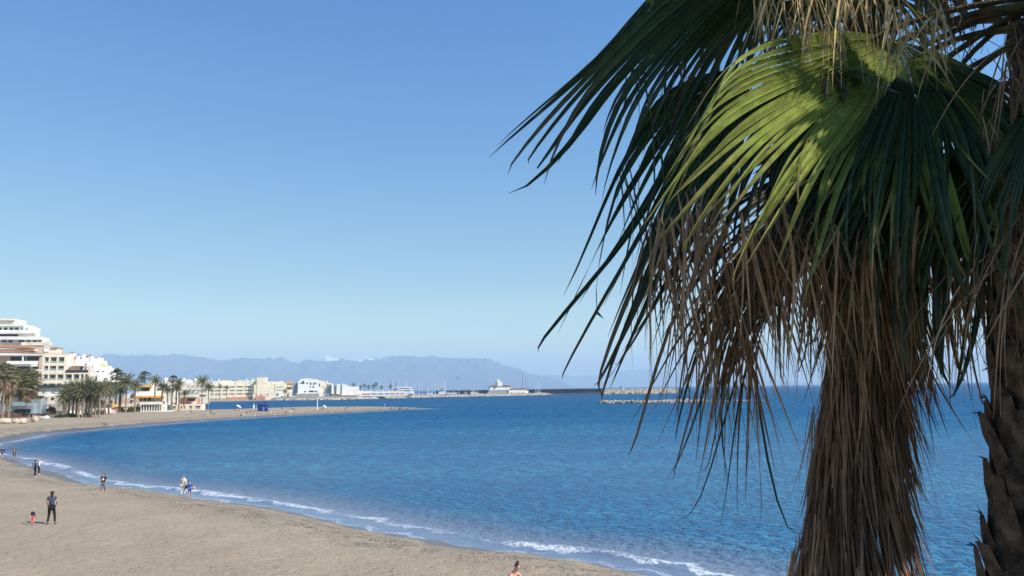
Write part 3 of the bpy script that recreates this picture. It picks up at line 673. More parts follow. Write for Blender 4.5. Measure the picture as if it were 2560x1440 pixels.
# twiggy fruit stems
for i, (px, py) in enumerate([(2390, 30), (2420, 110), (2340, 20)]):
    mb = MB(); rd = random.Random(90+i); o = pt(px, py-60, 4.5)
    for k in range(16):
        p = o+Vector((rd.uniform(-.1, .1), rd.uniform(-.05, .05), rd.uniform(-.2, 0))); d = Vector((rd.gauss(0, 1), rd.gauss(0, .5), rd.gauss(-.6, .5))).normalized()
        mb.tube([p, p+d*.09, p+d*.17+Vector((rd.gauss(0, .03), 0, -.03))], [.0035, .003, .0015], 4)
    mb.build('fruit_stem', stalk_b, palmB)
# ---- rest of both crowns, plus unseen fronds added to shade those in view
def free_frond(parent, crown, az, el, Lp, Lf, seed, m=leaf_shade, n=30, name='frond'):
    rd = random.Random(seed); h = Vector((math.cos(az), math.sin(az), 0)); d0 = h*math.cos(el)+Vector((0, 0, math.sin(el)))
    O = crown+d0*Lp+Vector((0, 0, -.12*Lp*Lp)); side = Vector((-math.sin(az), math.cos(az), 0))
    ax = (d0*.8+Vector((0, 0, -.45))).normalized(); gl = []
    for j in range(7):
        t = -2.0+4.0*j/6; d = (ax*math.cos(t)+side*math.sin(t)).normalized()
        p1 = O+d*Lf*.38; p2 = O+d*Lf*.7+Vector((0, 0, -.12*Lf)); p3 = O+d*Lf*.85+Vector((0, 0, -.55*Lf)); gl.append([p1, p2, p3])
    f = fan(O, gl, n, name, m, parent, split=.5, sj=.1, jit=.03, seed=seed, samples=10)
    s_ = stalk(parent, [crown, crown.lerp(O, .5)+Vector((0, 0, .06)), O], .035, .018, stalk_m); s_.parent = f; s_.location = (0, 0, 0)
SHADE = [(-1.2,-.1,1.0,1.0),(-1.65,-.05,.9,.95),(-.9,.1,1.2,1.1),(-1.45,-.5,1.1,1.0),(-1.0,-.6,1.2,1.1),(-.3,.5,1.1,1.05),(.4,.3,1.1,1.05),(-.8,.2,1.1,1.05),(.1,1.0,1.0,1.0),(-.5,-.1,1.0,1.0),(.0,.1,1.1,1.0)]
for i, (az, el, Lp, Lf) in enumerate(SHADE): free_frond(palmB, crownB+Vector((0, 0, .2)), az, el, Lp, Lf, 200+i)
for i, (az, el, Lp, Lf) in enumerate([(0.2,.8,.9,1.0),(1.2,.7,1.0,1.0),(-.6,.9,.9,1.0),(2.4,.6,1.0,1.0),(-1.4,.9,.9,.9)]): free_frond(palmA, crownA+Vector((0, 0, .1)), az, el, Lp, Lf, 300+i)

sunv = sdir.normalized()
def shade_frond(px, py, Y, t, Lf, seed, tilt=0.0, n=34, sp=.62):  # added unseen frond, set along the sun's direction to shade a chosen point
    rd = random.Random(seed); c = pt(px, py, Y)+sunv*t
    cr = crownB+Vector((0, 0, .2)); ax = (c-cr); ax = (ax-sunv*ax.dot(sunv)*.6).normalized(); ax = (ax+Vector((0, 0, -.25))).normalized()
    O = c-ax*Lf*.45; side = ax.cross(sunv).normalized(); gl = []
    for j in range(8):
        a = -2.1+4.2*j/7; d = (ax*math.cos(a)+side*math.sin(a)).normalized()
        gl.append([O+d*Lf*.4, O+d*Lf*.72+Vector((0, 0, -.05*Lf)), O+d*Lf+Vector((0, 0, -.25*Lf))])
    f = fan(O, gl, n, 'frond', leaf_shade, palmB, split=sp, sj=.08, jit=.02, seed=seed, samples=10)
    s_ = stalk(palmB, [cr, cr.lerp(O, .5)+Vector((0, 0, .1)), O], .03, .018, stalk_m); s_.parent = f; s_.location = (0, 0, 0)
for i, a_ in enumerate([(2330,380,4.15,1.5,.92),(2200,640,4.15,2.5,.8),(2440,600,4.15,1.6,1.0),(2050,820,4.6,3.0,.9),(2200,800,5.0,3.0,1.0),(2050,900,5.2,3.3,1.0),(2200,1050,5.3,3.2,1.1),(2150,1300,5.3,3.3,1.1),
  (1560,200,5.2,1.5,.85),(1760,110,5.25,1.4,.8),(1400,260,5.2,1.6,.7),(1580,520,5.2,1.25,.6),(1700,760,5.35,1.2,.65),(1900,700,5.35,1.2,.6),(2300,650,4.6,2.2,.9),(2560,900,4.2,1.5,1.0),(2500,1200,4.2,1.7,1.0)]): shade_frond(*a_, 400+i)
# ------------------------------------------------------------------ town materials
white = mat('white_render', (.80, .78, .74), .85, .05, .3)
cream = mat('cream_render', (.80, .71, .58), .85, .07, .3)
beige = mat('beige_render', (.56, .44, .36), .85, .07, .3)
yell = mat('pale_yellow_render', (.86, .77, .56), .85, .07, .3)
orang = mat('orange_render', (.68, .42, .20), .85, .1, .3)
salmon = mat('salmon_render', (.60, .27, .18), .85, .1, .5)
glass = mat('window_glass', (.05, .07, .08), .15, .3, .4, spec=.6)
glassb = mat('window_glass_pale', (.25, .36, .38), .2, .2, .4, spec=.6)
terra = mat('terracotta_tiles', (.52, .27, .17), .85, .25, 2.5, .4)
browntile = mat('brown_tiles', (.30, .19, .11), .85, .25, 2.5, .4)
greyr = mat('grey_roof', (.06, .07, .08), .7, .2, 1)
greyw = mat('grey_wall', (.30, .34, .36), .8, .1, .5)
bluew = mat('pale_blue_wall', (.36, .46, .52), .8, .1, .5)
awy = mat('yellow_awning', (.80, .42, .02), .7, .08, 2)
awo = mat('orange_awning', (.70, .30, .05), .7, .08, 2)
awg = mat('grey_awning', (.13, .14, .17), .8, .1, 2)
awc = mat('cream_awning', (.75, .62, .50), .8, .08, 2)
wood = mat('dark_red_wood', (.16, .055, .045), .8, .3, 3)
stone = mat('sandstone', (.62, .50, .38), .95, .2, .9, .8, 5)
hedge = mat('hedge', (.035, .055, .018), .9, .4, 2, .8)
rockm = mat('breakwater_rock', (.52, .43, .33), .95, .35, .5, .9, 3, col2=(.24, .19, .15))
conc_shade = mat('shaded_concrete', (.035, .038, .05), .9, .2, .05)  # concrete with its base colour darkened to stand for the wall's shade
concp = mat('pale_concrete', (.50, .45, .38), .9, .15, .5, .3)
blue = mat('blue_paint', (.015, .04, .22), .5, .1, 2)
thatch = mat('thatch_roof', (.32, .22, .16), .95, .3, 4, .8)
redp = mat('red_paint', (.55, .03, .03), .6, .1, 1)
whp = mat('white_paint', (.82, .82, .82), .4, .04, 2)
steel = mat('pale_metal', (.62, .64, .66), .4, .1, 3)
darkp = mat('dark_metal_and_shade', (.04, .05, .07), .5, .1, 3)
# ------------------------------------------------------------------ buildings
class Bld:
    """building laid out on a facade at distance D, turned by yaw; X()/Z() give local metres"""
    def __init__(s, name, label, px0, px1, yb, D, yaw=0, cat='building', group=None):
        s.D = D; s.p0 = px0; s.yb = yb; a = pt(px0, yb, D); b = pt(px1, yb, D); s.c = math.cos(yaw)
        s.k = (b.x-a.x)/(px1-px0)/(s.c*(1+0))
        s.t = thing(name, label, cat, (a.x, a.y, a.z), yaw, group); s.W = s.k*(px1-px0)
        s.kz = (b.x-a.x)/(px1-px0)
    def X(s, px): return (px-s.p0)*s.k
    def Z(s, py): return (s.yb-py)*s.kz
    def box(s, name, m, a, b, top, bot, y0=0, y1=8, parent=None):
        mb = MB().box(s.X(a), s.X(b), y0, y1, s.Z(bot), s.Z(top)); return mb.build(name, m, parent or s.t, local=True)
    def prism(s, name, m, poly, y0, y1):
        return MB().prism([(s.X(a), s.Z(b)) for a, b in poly], y0, y1).build(name, m, s.t, local=True)
    def win(s, a, b, top, bot, y=-.03, m=None, name='window'):
        mb = MB().box(s.X(a), s.X(b), y-.02, y+.3, s.Z(bot), s.Z(top)); return mb.build(name, m or glass, s.t, local=True)
    def bays(s, m, cols, rows, a, b, top, bot, depth=8, rec=1.3, wm=None, wname='window', mullion=True):
        """wall with real recessed openings: cols [(x0,x1)], rows [(top,bottom)] in pixels"""
        mb = MB(); X = s.X; Z = s.Z
        mb.box(X(a), X(b), rec, depth, Z(bot), Z(top))
        xs = [a]+[v for c in cols for v in c]+[b]; zs = [top]+[v for r in rows for v in r]+[bot]
        for i in range(0, len(zs), 2): mb.box(X(a), X(b), 0, rec+.01, Z(zs[i+1]), Z(zs[i]))
        for r in rows:
            for i in range(0, len(xs), 2):
                if xs[i+1] > xs[i]: mb.box(X(xs[i]), X(xs[i+1]), .004, rec+.01, Z(r[1])+.002, Z(r[0])-.002)
        o = mb.build('wall', m, s.t, local=True)
        for r in rows:
            for c in cols:
                w_ = s.win(c[0]+(c[1]-c[0])*.15, c[1]-(c[1]-c[0])*.1, r[0]+(r[1]-r[0])*.12, r[1], rec-.02, wm, wname)
                if rec > .6:   # balcony rail
                    rr = MB().box(X(c[0])+.02, X(c[1])-.02, .15, .2, Z(r[1]), Z(r[1])+.75); rr.build('balcony', greyw, s.t, local=True)
        return o
def yo(o, a): pass
# W1 white terraced block at the top left
b = Bld('apartment_block', 'stepped white apartment block on the hilltop, highest building at the left edge', -60, 105, 880, 330, R(12))
b.box('wall', white, -60, 15, 799, 808, 3, 14); b.box('roof_slab', cream, -60, 15, 795, 799.5, 1.5, 15)
b.box('wall', white, -60, 48, 814, 884, 3.2, 15); b.box('roof_slab', white, -60, 36, 809, 814, 2, 15.5)
for a, c in ((-40,-30),(-25,-15),(-10,-2),(3,11),(14,23)): b.win(a, c, 817, 823.5, 3.2)
for a, c in ((28,34),(38,45)): b.win(a, c, 818, 823.5, 3.2, glassb)
b.box('balcony', white, -60, 50, 825.5, 833, 1.2, 3.6); b.box('roof_slab', cream, 48, 59, 827, 832, 2, 9)
b.win(-60, 23, 834, 840, 3.2, darkp, 'window'); b.box('wall', white, -60, 70, 841, 884, 2.2, 12)  # the dark panel is recess shade put into colour, no glazing
b.box('balcony', white, -60, 81, 841, 849, .2, 2.6)
for a, c in ((-40,-25),(-10,0),(5,14),(28,40),(46,54),(60,68),(73,78)): b.win(a, c, 850, 855, 2.0)
b.box('balcony', cream, 40, 104, 856, 864, -1, 2.3); b.box('wall', white, 70, 82, 843, 870, 2.6, 10)
# house with terracotta roofs
b = Bld('villa', 'beige villa with two sagging terracotta tiled roofs and deep shaded balconies', -60, 100, 1000, 296, R(14))
b.box('wall', beige, -60, 62, 890, 1000, 2.6, 12); b.box('wall', beige, 70, 100, 882, 1000, 0.3, 12); b.box('wall', beige, 40, 102, 866, 884, 3.5, 12)  # beige of the right-hand wall stands for the next block's shaded side face
b.prism('roof', terra, [(-60,867),(-60,860.5),(38,863.5),(57,871.5)], .5, 7); b.prism('roof', terra, [(-60,881),(-60,876.5),(20,878),(79,884.3)], -1.2, 5)
b.box('wall', cream, -60, 57, 872, 877, 2, 7); b.prism('eave', white, [(-60,889),(-60,881.4),(70,884.9),(78,885),(78,889)], -1.0, 2.7); b.win(2, 34, 891, 904, 2.5, darkp); b.win(38, 65, 891, 904, 2.5, darkp)  # dark panels stand for the shade inside the balcony recess
b.box('pillar', white, 34, 37, 889, 904, -.6, -.2); b.box('balcony', white, 2, 71, 903.5, 912, -1.0, -.7)
b.box('wall', white, 12, 68, 912.4, 917, -.4, 2.5); b.win(10, 60, 917.5, 925, 2.4, darkp); b.box('balcony', white, 34, 88, 925, 930, -1.2, -.9)
b.box('balcony', white, 56, 69, 912.5, 918, -1.5, -1.1)
for t_, u_ in ((893, 902), (915, 928), (937, 945)): b.win(84, 92.5, t_, u_, .27)
b.box('sign', white, 74, 90, 870, 879, 3.0, 3.4)
# beige-pink apartment block
b = Bld('apartment_block', 'beige pink apartment block with rows of square recessed balconies above the palm grove', 100, 200, 1000, 282, R(16))
cols = [(104,113),(116,130),(133.5,146.5)]
b.bays(cream, cols, [(893,908),(915,927)], 100, 150, 887, 933, 11)
b.bays(cream, cols+[(151,165),(168.5,181),(184.5,190.5),(194,198)], [(936.5,951),(959,972)], 100, 200, 933.2, 1000, 11)
b.box('penthouse', cream, 106, 125, 869, 887, 3, 9); b.box('roof', terra, 112, 126, 867.5, 870.5, 2.5, 9.4); b.box('parapet', beige, 104, 148, 883, 887, 1.2, 1.7)
b.box('penthouse', beige, 152, 189, 915, 933, 4, 11); b.win(176, 182, 917, 928, 3.9); b.win(187, 189, 917, 926, 3.9); b.box('balcony', darkp, 150, 200, 926, 933, .05, .12)
b.box('awning', white, 160, 186, 911, 915.5, 1, 4)
# white stepped village block
b = Bld('white_house', 'jagged white stepped houses with chimneys and one small terracotta hip roof', 152, 286, 1000, 300, R(16))
b.box('wall', white, 153, 180, 896, 1000, 1, 9); b.prism('roof', terra, [(154,897),(158,890),(171,890),(179,897)], .4, 8)
b.box('chimney', white, 158, 169, 881, 893, 4, 7); b.box('chimney_cap', terra, 157.5, 169, 879.5, 881.5, 3.8, 7.2)
b.box('wall', white, 178, 206, 899, 1000, -1.2, 9); b.box('wall', white, 206, 221, 905, 940, -2, 9); b.box('wall', white, 221, 235, 912, 938, -2.6, 8)
mb = MB()
for a, c, t_ in ((179,186,890),(190,197,886),(200,206,894),(208,213,891),(218,223,897),(224,234,893.5)): mb.prism([(b.X(a),b.Z(915)),(b.X(a),b.Z(t_+2)),(b.X((a+c)/2),b.Z(t_)),(b.X(c),b.Z(t_+1.5)),(b.X(c),b.Z(915))], 1, 5)
mb.build('parapet', white, b.t, local=True); b.box('chimney', terra, 199, 207, 886.5, 889, 2, 5)
b.box('wall', white, 204, 257, 921, 952, -3.4, 6); b.prism('wall', white, [(236,922),(236,905),(243,903),(244,921)], 0, 4)
b.prism('wall', white, [(247,924),(249,916),(254,916),(257,926),(258,940),(247,940)], -2.2, 4); b.box('door', mat('lime_paint', (.55,.62,.08), .7), 237.5, 245, 912, 918, -.1, .2)
b.prism('wall', white, [(235,957),(235,936),(258,932),(272,938),(280,944),(284,951),(285,957)], -5, 5); b.win(206, 250, 938.5, 947, -2.7, darkp); b.win(231, 236, 929, 932, -3.45); b.win(243, 247, 929, 932, -3.45)
b.box('pillar', white, 253, 257, 957, 975, -4.5, -3.9); b.box('wall', greyw, 200, 284, 957, 1000, -1, 4); b.win(251, 257, 947.5, 951, -5.05)
# low white restaurant with dark roof
b = Bld('restaurant', 'low white restaurant with a dark grey flat roof between the two palm clumps', 86, 158, 1005, 262, R(10))
b.box('roof', greyr, 87, 158, 962, 970, -1, 9); b.box('wall', white, 88, 157, 970.3, 990, 0, 8); b.box('wall', cream, 112, 154, 990.3, 1010, -1.2, 6); b.box('sign', white, 140, 155, 958, 962, 2, 3)
for a, c in ((103,109),(123,132),(141,150)): b.win(a, c, 977, 984, -.05, glassb)
for a, c in ((114,118),(127,133)): b.win(a, c, 994, 1001, -1.25)
# beach bar at the left edge
b = Bld('beach_bar', 'pale blue beach bar with a dark grey fabric awning', -40, 80, 1034, 236, R(5))
b.box('wall', bluew, 12, 42, 1006, 1036, 2, 6); b.box('wall', greyw, 58, 80, 1001, 1036, 3, 7); b.box('wall', white, -40, 20, 992, 1036, 4, 9); b.box('wall', bluew, 40, 70, 1010, 1036, 2.5, 6)
b.prism('awning', awg, [(20,1024),(27,1016),(62,1016),(66,1024)], -1.2, 2); 
for a in (21, 35, 50, 64): b.box('post', darkp, a, a+.8, 1024, 1034, -1.1, -.95)
b.win(24, 62, 1025, 1034, 1.9, darkp)
o = thing('sign_board', 'round topped pale blue and white sign board beside the beach bar', 'sign', ground(78, 1036)[:]); c_ = pt(78, 1018, o.location.y)
MB().box(c_.x-.85, c_.x+.85, c_.y-.08, c_.y+.08, c_.z-.1, c_.z+.55).build('panel', whp, o); MB().box(c_.x-.7, c_.x+.7, c_.y-.12, c_.y-.082, c_.z+.15, c_.z+.5).build('panel', mat('sky_blue_paint', (.12,.42,.62), .6), o); MB().tube([(c_.x, c_.y, o.location.z-.2), (c_.x, c_.y, c_.z)], .06).build('post', steel, o)
def fence(name, label, pts, h, m, cat='fence', nb=14):
    P = [ground(*p) for p in pts]; o = thing(name, label, cat, P[0][:]); mb = MB()
    for a, b_ in zip(P[:-1], P[1:]):
        for i in range(nb):
            p = a.lerp(b_, (i+.5)/nb); mb.box(p.x-.05, p.x+.05, p.y-.05, p.y+.05, p.z-.2, p.z+h)
        d = (b_-a); n_ = Vector((-d.y, d.x, 0)).normalized()*.04
        for z0, z1 in ((.15, .4), (.5, .72), (.8, h)):
            k_ = len(mb.v)
            for q_ in (a, b_):
                for sgn, z in ((-1, z0), (1, z0), (1, z1), (-1, z1)): mb.v.append(tuple(q_+n_*sgn+Vector((0, 0, z))))
            mb.f += [(k_, k_+4, k_+5, k_+1), (k_+1, k_+5, k_+6, k_+2), (k_+2, k_+6, k_+7, k_+3), (k_+3, k_+7, k_+4, k_), (k_, k_+1, k_+2, k_+3), (k_+4, k_+7, k_+6, k_+5)]
    mb.build('railing', m, o); return o
fence('fence', 'dark red wooden railing in front of the beach bar terrace', [(-30, 1046), (22, 1045), (70, 1043)], 1.15, wood)
fence('fence', 'dark red wooden railing sloping up beside the terrace ramp', [(98, 1041), (124, 1037), (140, 1034)], 1.1, wood, nb=8)
rd = random.Random(3)
def boulder(px, py, wpx, hpx, label, m=stone, group=None, seed=1):
    g = ground(px, py); k = g.y/F; r_ = random.Random(seed); o = MB().blob((g.x, g.y, g.z+hpx*k*.42), 1, (wpx*k*.5, min(wpx, hpx*2)*k*.45, hpx*k*.55), 2, .10, r_).build('boulder', m)
    tag(o, label, 'boulder', group)
for px, py, w_, h_, l_ in ((10,1059,32,14,'long flat sandstone block at the left edge of the sand'),(40,1059,16,12,'squarish sandstone block with a dark hollow, second from the left edge'),(57,1059,24,13,'wide pale sandstone block in front of the red fence'),(87,1055,18,14,'pyramid shaped pink sandstone boulder beside the red fence end'),(102,1049,14,9,'low sandstone rock behind the white rock')):
    boulder(px, py, w_, h_, l_, group='sandstone blocks on the upper beach', seed=px)
boulder(116, 1048, 14, 9, 'bright white rounded rock below the terrace ramp', white, seed=9)
b = Bld('low_wall', 'low pale curved wall under the palm grove', 140, 172, 1048, 244, R(0), 'wall'); b.prism('wall', concp, [(141,1048),(143,1038),(150,1030),(160,1025),(160,1027),(151,1033),(146,1040),(145,1046),(172,1046),(172,1048)], 0, .4)
# promenade wall behind the palms
mb = MB(); pr = [(150,1040),(200,1036),(250,1034),(300,1030),(345,1026)]
o = thing('retaining_wall', 'low beige promenade wall half hidden behind the palm trunks', 'wall', ground(150, 1040)[:])
for i in range(len(pr)-1):
    a = ground(*pr[i]); c_ = ground(*pr[i+1]); mb.quad(a+Vector((0,5,-.5)), c_+Vector((0,5,-.5)), c_+Vector((0,5,1.9)), a+Vector((0,5,1.9))); mb.quad(a+Vector((0,5,1.9)), c_+Vector((0,5,1.9)), c_+Vector((0,9,1.9)), a+Vector((0,9,1.9)))
mb.build('wall', cream, o)
# hedges and shrubs
def shrub(px, py, wpx, hpx, label, seed, m=hedge, group='shrubs along the promenade'):
    g = ground(px, py); k = g.y/F; rd = random.Random(seed); mb = MB()
    for i in range(90):
        a = rd.uniform(0, 6.28); r_ = rd.random()**.5; x = g.x+math.cos(a)*r_*wpx*k*.5; y = g.y+math.sin(a)*r_*2; z = g.z+rd.random()*hpx*k*(1-r_*r_*.6)
        mb.blob((x, y, z), .32, (1, 1, .7), 0, .5, rd)
    o = mb.build('shrub', m); tag(o, label, 'shrub', group)
shr2 = mat('shrub_olive', (.075, .085, .035), .9, .4, 2, .8)
for i, (px, py, w_, h_, l_) in enumerate([(150,1044,20,8,'dark low shrub inside the curved white wall'),(175,1043,26,10,'wide low shrub under the first palms of the grove'),(215,1042,24,9,'low shrub between the palm trunks in mid grove'),(248,1036,26,12,'tall dark shrub at the right end of the palm grove'),(300,1030,34,14,'broad dark shrub left of the white tent'),(325,1030,20,12,'rounded dark hedge under the white tent'),(345,1028,14,18,'clipped dark hedge beside the white pergola'),(100,1032,26,18,'brownish bush behind the sloping red railing'),(125,1030,24,16,'olive bush at the foot of the low white restaurant'),(512,1017,22,6,'low shrub at the foot of the last two palms'),(470,1016,16,6,'small shrub by the arched terrace wall')]):
    shrub(px, py, w_, h_, l_, 100+i, shr2 if i % 2 else hedge)
b = Bld('terraced_wall', 'pinkish beige terraced walls behind the palms below the white overhang', 196, 350, 1040, 312, R(4), 'wall')
b.box('wall', cream, 196, 345, 985, 1040, 8, 12); b.box('wall', beige, 205, 330, 998, 1040, 3, 8); b.box('wall', white, 288, 302, 988, 999, 6, 8); b.box('wall', cream, 250, 340, 1012, 1040, 0, 3)
for a, c in ((214,220),(236,243),(262,268),(312,320)): b.win(a, c, 1003, 1010, 2.9, darkp)
# restaurant with yellow awnings, pergola
b = Bld('restaurant', 'white restaurant with a bright yellow upper awning and orange lower awnings', 333, 402, 1012, 318, R(14))
b.box('wall', cream, 335, 372, 972, 1012, 2, 9); b.box('awning', awy, 343, 371, 963, 968.5, -1, 3); b.box('wall', white, 335, 371, 979, 991, -.6, 3); b.box('wall', white, 366, 374, 955, 992, 2.2, 8); b.box('wall', cream, 374, 398, 978, 1012, 4, 9)
for a, c in ((337,344),(347,350),(355,359),(364,370)): b.win(a, c, 994, 1004, 1.9, darkp)
b.box('awning', awo, 336, 352, 991.5, 995, -1.8, 1.8); b.box('awning', awy, 353, 374, 991.5, 994.5, -1.8, 1.8); b.box('awning', awo, 376, 398, 991.5, 996, -1, 4)
b.box('terrace', concp, 333, 402, 1004, 1012, -2.6, 3)
b.win(345, 366, 969, 978, 1.9, darkp)
b = Bld('pergola', 'white colonnaded terrace building with a flat rounded roof on the sand', 350, 402, 1032, 292, R(12), 'building')
b.box('roof', white, 350, 397, 1007, 1011.5, -1, 7); b.box('wall', cream, 351, 395, 1011.5, 1030, 3.5, 6); b.box('terrace', white, 351, 420, 1028, 1032, -.6, 6)
for i in range(8): b.box('column', white, 351.5+i*6, 353+i*6, 1011.5, 1028, -.3, .1)
for i in range(6): b.win(354+i*6.5, 357.5+i*6.5, 1014, 1023, 3.4)
b.box('wall', cream, 398, 407, 1008, 1030, -.4, 3); b.win(402, 406, 1006, 1010, -.45, darkp)
b = Bld('gateway', 'tall white square arch frame standing on the terrace', 415, 442, 1012, 312, R(10), 'arch')
b.box('pillar', white, 415.5, 422, 986, 1012, 0, 2); b.box('pillar', white, 437, 441.5, 986, 1012, 0, 2); b.box('lintel', white, 415.5, 441.5, 983.5, 987.5, 0, 2.2); b.box('roof', white, 424, 437, 994, 997, .4, 1.6)
b = Bld('terrace_wall', 'cream terrace wall with arched openings along the sand', 410, 500, 1030, 316, R(6), 'wall')
b.bays(cream, [(419,421.5),(430,437),(449,453),(456,460),(470,476),(484,496)], [(1016,1024)], 410, 500, 1012, 1030, 5, .8, darkp, 'arch_opening'); b.box('parapet', wood, 412, 470, 1008, 1010, 0, .15)
b = Bld('beach_restaurant', 'salmon walled beach restaurant under a scalloped cream awning roof', 447, 490, 1014, 330, R(12))
b.box('wall', salmon, 449, 466, 994, 1012, .5, 6); b.box('wall', cream, 466, 485, 994, 1012, 2.5, 6); b.prism('awning', awc, [(448,993),(450,988),(460,986.5),(475,987),(486,988),(488,993)], -1.6, 6)
b.win(467, 484, 997, 1003, .6, darkp); b.box('wall', salmon, 484, 488, 997, 1012, 3, 7)
# cream apartment rows behind
b = Bld('apartment_block', 'cream low apartment row with terraces behind the row of promenade palms', 368, 450, 1012, 420, R(14))
b.bays(cream, [(374,384),(388,398),(402,412),(416,428),(432,444)], [(962,967),(973,978),(984,990)], 368, 450, 955, 1012, 9, 1.2)
b.box('parapet', cream, 372, 380, 948, 955, 2, 7); b.box('chimney', white, 403, 408, 945, 955, 2, 5); b.box('roof', terra, 410, 425, 951, 955, 1, 7); b.box('parapet', white, 441, 448, 946, 955, 2, 6)
b = Bld('apartment_block', 'cream stepped apartment block with long shaded terraces behind the salmon restaurant', 450, 512, 1010, 440, R(14))
b.bays(cream, [(454,470),(474,482),(486,508)], [(965,968),(976,980),(988,994)], 450, 512, 958, 1010, 9, 1.4)
b.prism('penthouse', white, [(457,958),(459,951),(465,949),(474,952),(476,958)], 2, 7); b.box('chimney', white, 479, 485, 946, 958, 3, 6); b.box('penthouse', cream, 488, 512, 951, 958, 2, 7)
# ------------------------------------------------------------------ far shore
b = Bld('hotel', 'long pale yellow beach hotel with continuous shaded balconies across the water', 513, 640, 1001, 800, R(8), 'hotel')
bay = [(524,532),(535,549),(553,566),(570,582),(586,602),(605,622)]
b.bays(yell, bay, [(967,970.5),(976,979.5),(984.5,988)], 520, 640, 963, 1001, 14, 1.8)
for i, (a, c, t_) in enumerate(((523,541,953),(544,570,951),(572,580,954),(583,606,951.5),(609,616,953),(618,637,950))): b.prism('penthouse', yell if i % 2 else white, [(a,963),(a,t_+3),(a+(c-a)*.3,t_),(c-1,t_+1.5),(c,963)], 2, 11)
for x in (522, 540, 607, 621): b.box('chimney', white, x, x+1.6, 947.5, 956, 5, 7)
b.bays(white, [(530,534),(539,545),(558,562),(576,583),(588,596),(604,612)], [(990.5,996)], 513, 628, 989, 1001, 4, 1.0)
b.box('wall', salmon, 567, 648, 994, 1001, -1.6, 0)
b = Bld('hotel', 'pale yellow tower block, the tallest of the hotels on the far shore', 632, 712, 1001, 800, R(10), 'hotel')
b.box('tower', yell, 640, 662, 944, 985, 0, 11); b.box('aerial', steel, 659, 659.6, 941, 944, 4, 4.3); b.box('wall', yell, 634, 700, 962, 984, .5, 13); b.bays(yell, [(687,702)], [(968,970.5),(976,978.5)], 684, 708, 959, 984.5, 11, 1.6)
b.prism('penthouse', yell, [(664,962),(664,955),(670,955),(672,962)], 2, 9); b.prism('penthouse', yell, [(673,962),(674,954),(684,956),(700,954),(704,961)], 2, 9)
b.bays(cream, [(638,642),(648,653),(664,668),(685,692)], [(986,989.5)], 632, 700, 984.6, 1001, 9, .9); b.box('wall', white, 693, 707, 982, 992, -1, 3); b.prism('staircase', white, [(680,1001),(684,996),(697,990),(702,990),(690,1001)], -3, -1)
b.box('wall', salmon, 640, 662, 990, 1001, -2.6, -1)
b = Bld('house', 'orange roofed yellow house behind the small palm on the far shore', 708, 736, 992, 840, R(10), 'house')
b.box('wall', yell, 712, 735, 958, 992, 0, 10); b.prism('roof', orang, [(711,959),(714,954.5),(728,954),(734,957),(735,961)], -1, 10); b.box('wall', orang, 716, 734, 966, 969, -1.2, 0); b.win(717, 726, 970, 974, -.05); b.box('wall', white, 722, 733, 980, 992, -2, 0)
b = Bld('hotel', 'large white curved front hotel with few windows on the harbour mole', 727, 832, 991, 800, R(13), 'hotel')
b.box('wall', greyw, 729, 744, 957, 990, 4, 16)  # left side of the white hotel, painted grey to stand for its shade
b.prism('wall', white, [(743,990),(743,956),(748,948.5),(760,947),(768,946),(776,948),(790,950),(797,954),(797,990)], 0, 13)
b.prism('wall', cream, [(797.2,990),(797.2,953),(804,953),(810,957),(812,990)], 1, 12); b.box('wall', cream, 812.3, 825, 959, 988, 3, 12); b.box('chimney', white, 812, 814, 952, 959, 5, 7); b.box('roof', terra, 808, 820, 962, 965, 2, 5)
for a, c, t_, u_ in ((748,752,957,960),(752.5,758,953,960.5),(762,767,957,960),(771,775,957,963),(779,782,957,963),(784,787,957,962),(771,774,966.5,970),(777,782,966.5,970),(793,796,960,968),(758,763,978,981.5),(769,781,977,981.5),(783,789,978,982)): b.win(a, c, t_, u_, -.05)
b.win(801, 804, 966, 973, .95, orang); b.box('awning', greyw, 738, 791, 984, 991.5, -3, 0); b.prism('awning', white, [(737,985),(745,982),(753,985),(762,982),(771,985),(780,982),(791,985)], -3.3, -.1); b.box('wall', white, 793, 802, 982, 992, -2.4, 0)
b = Bld('white_hall', 'white modern hall of tall wedge shaped slabs, unbroken and windowless', 818, 896, 991, 800, R(13))
b.box('wall', greyw, 820, 828, 962, 985, 6, 14)
b.prism('wall', white, [(828,985),(828,960),(832,960),(834,985)], 0, 10); b.box('wall', greyw, 834, 840, 964, 985, 3, 10)
b.prism('wall', white, [(839.5,986),(840.5,960),(849,962),(849,986)], 0, 10); b.box('wall', greyw, 849, 852, 964, 986, 3, 10)
b.prism('wall', white, [(852,989),(853,960),(858,960.5),(866,964),(872,967),(878,967.5),(894,967),(894,989)], 0, 12)
b = Bld('white_building', 'long low white building with a band of dark and red windows on the mole', 800, 1012, 992, 805, R(5))
b.box('wall', white, 808, 1012, 983.5, 992.5, 0, 9); b.box('wall', white, 893, 928, 979, 983.4, 1, 9); b.box('wall', white, 928, 1005, 980.5, 983.4, .5, 9)
for i, (a, c) in enumerate(((822,831),(837,845),(855,863),(889,898),(904,924),(927,941),(944,956),(960,971),(973,984),(987,996),(999,1007))): b.win(a, c, 986, 988.3, -.05, redp if i in (4, 10, 9, 8) else darkp)
for x in (938, 955, 971): b.box('chimney', white, x, x+1.6, 976.5, 981, 2, 3)
b = Bld('round_building', 'white rounded ship like pavilion with stacked curved decks', 982, 1032, 988, 850, R(0))
for x0, x1, t_, u_, d_ in ((990,1026,967.5,971,10),(994,1029,973,976.5,12),(998,1031,978.5,985,13)): b.prism('deck', whp, [(x0,u_),(x0,t_),(x1-6,t_),(x1-1,t_+1.5),(x1,u_)], 0, d_)
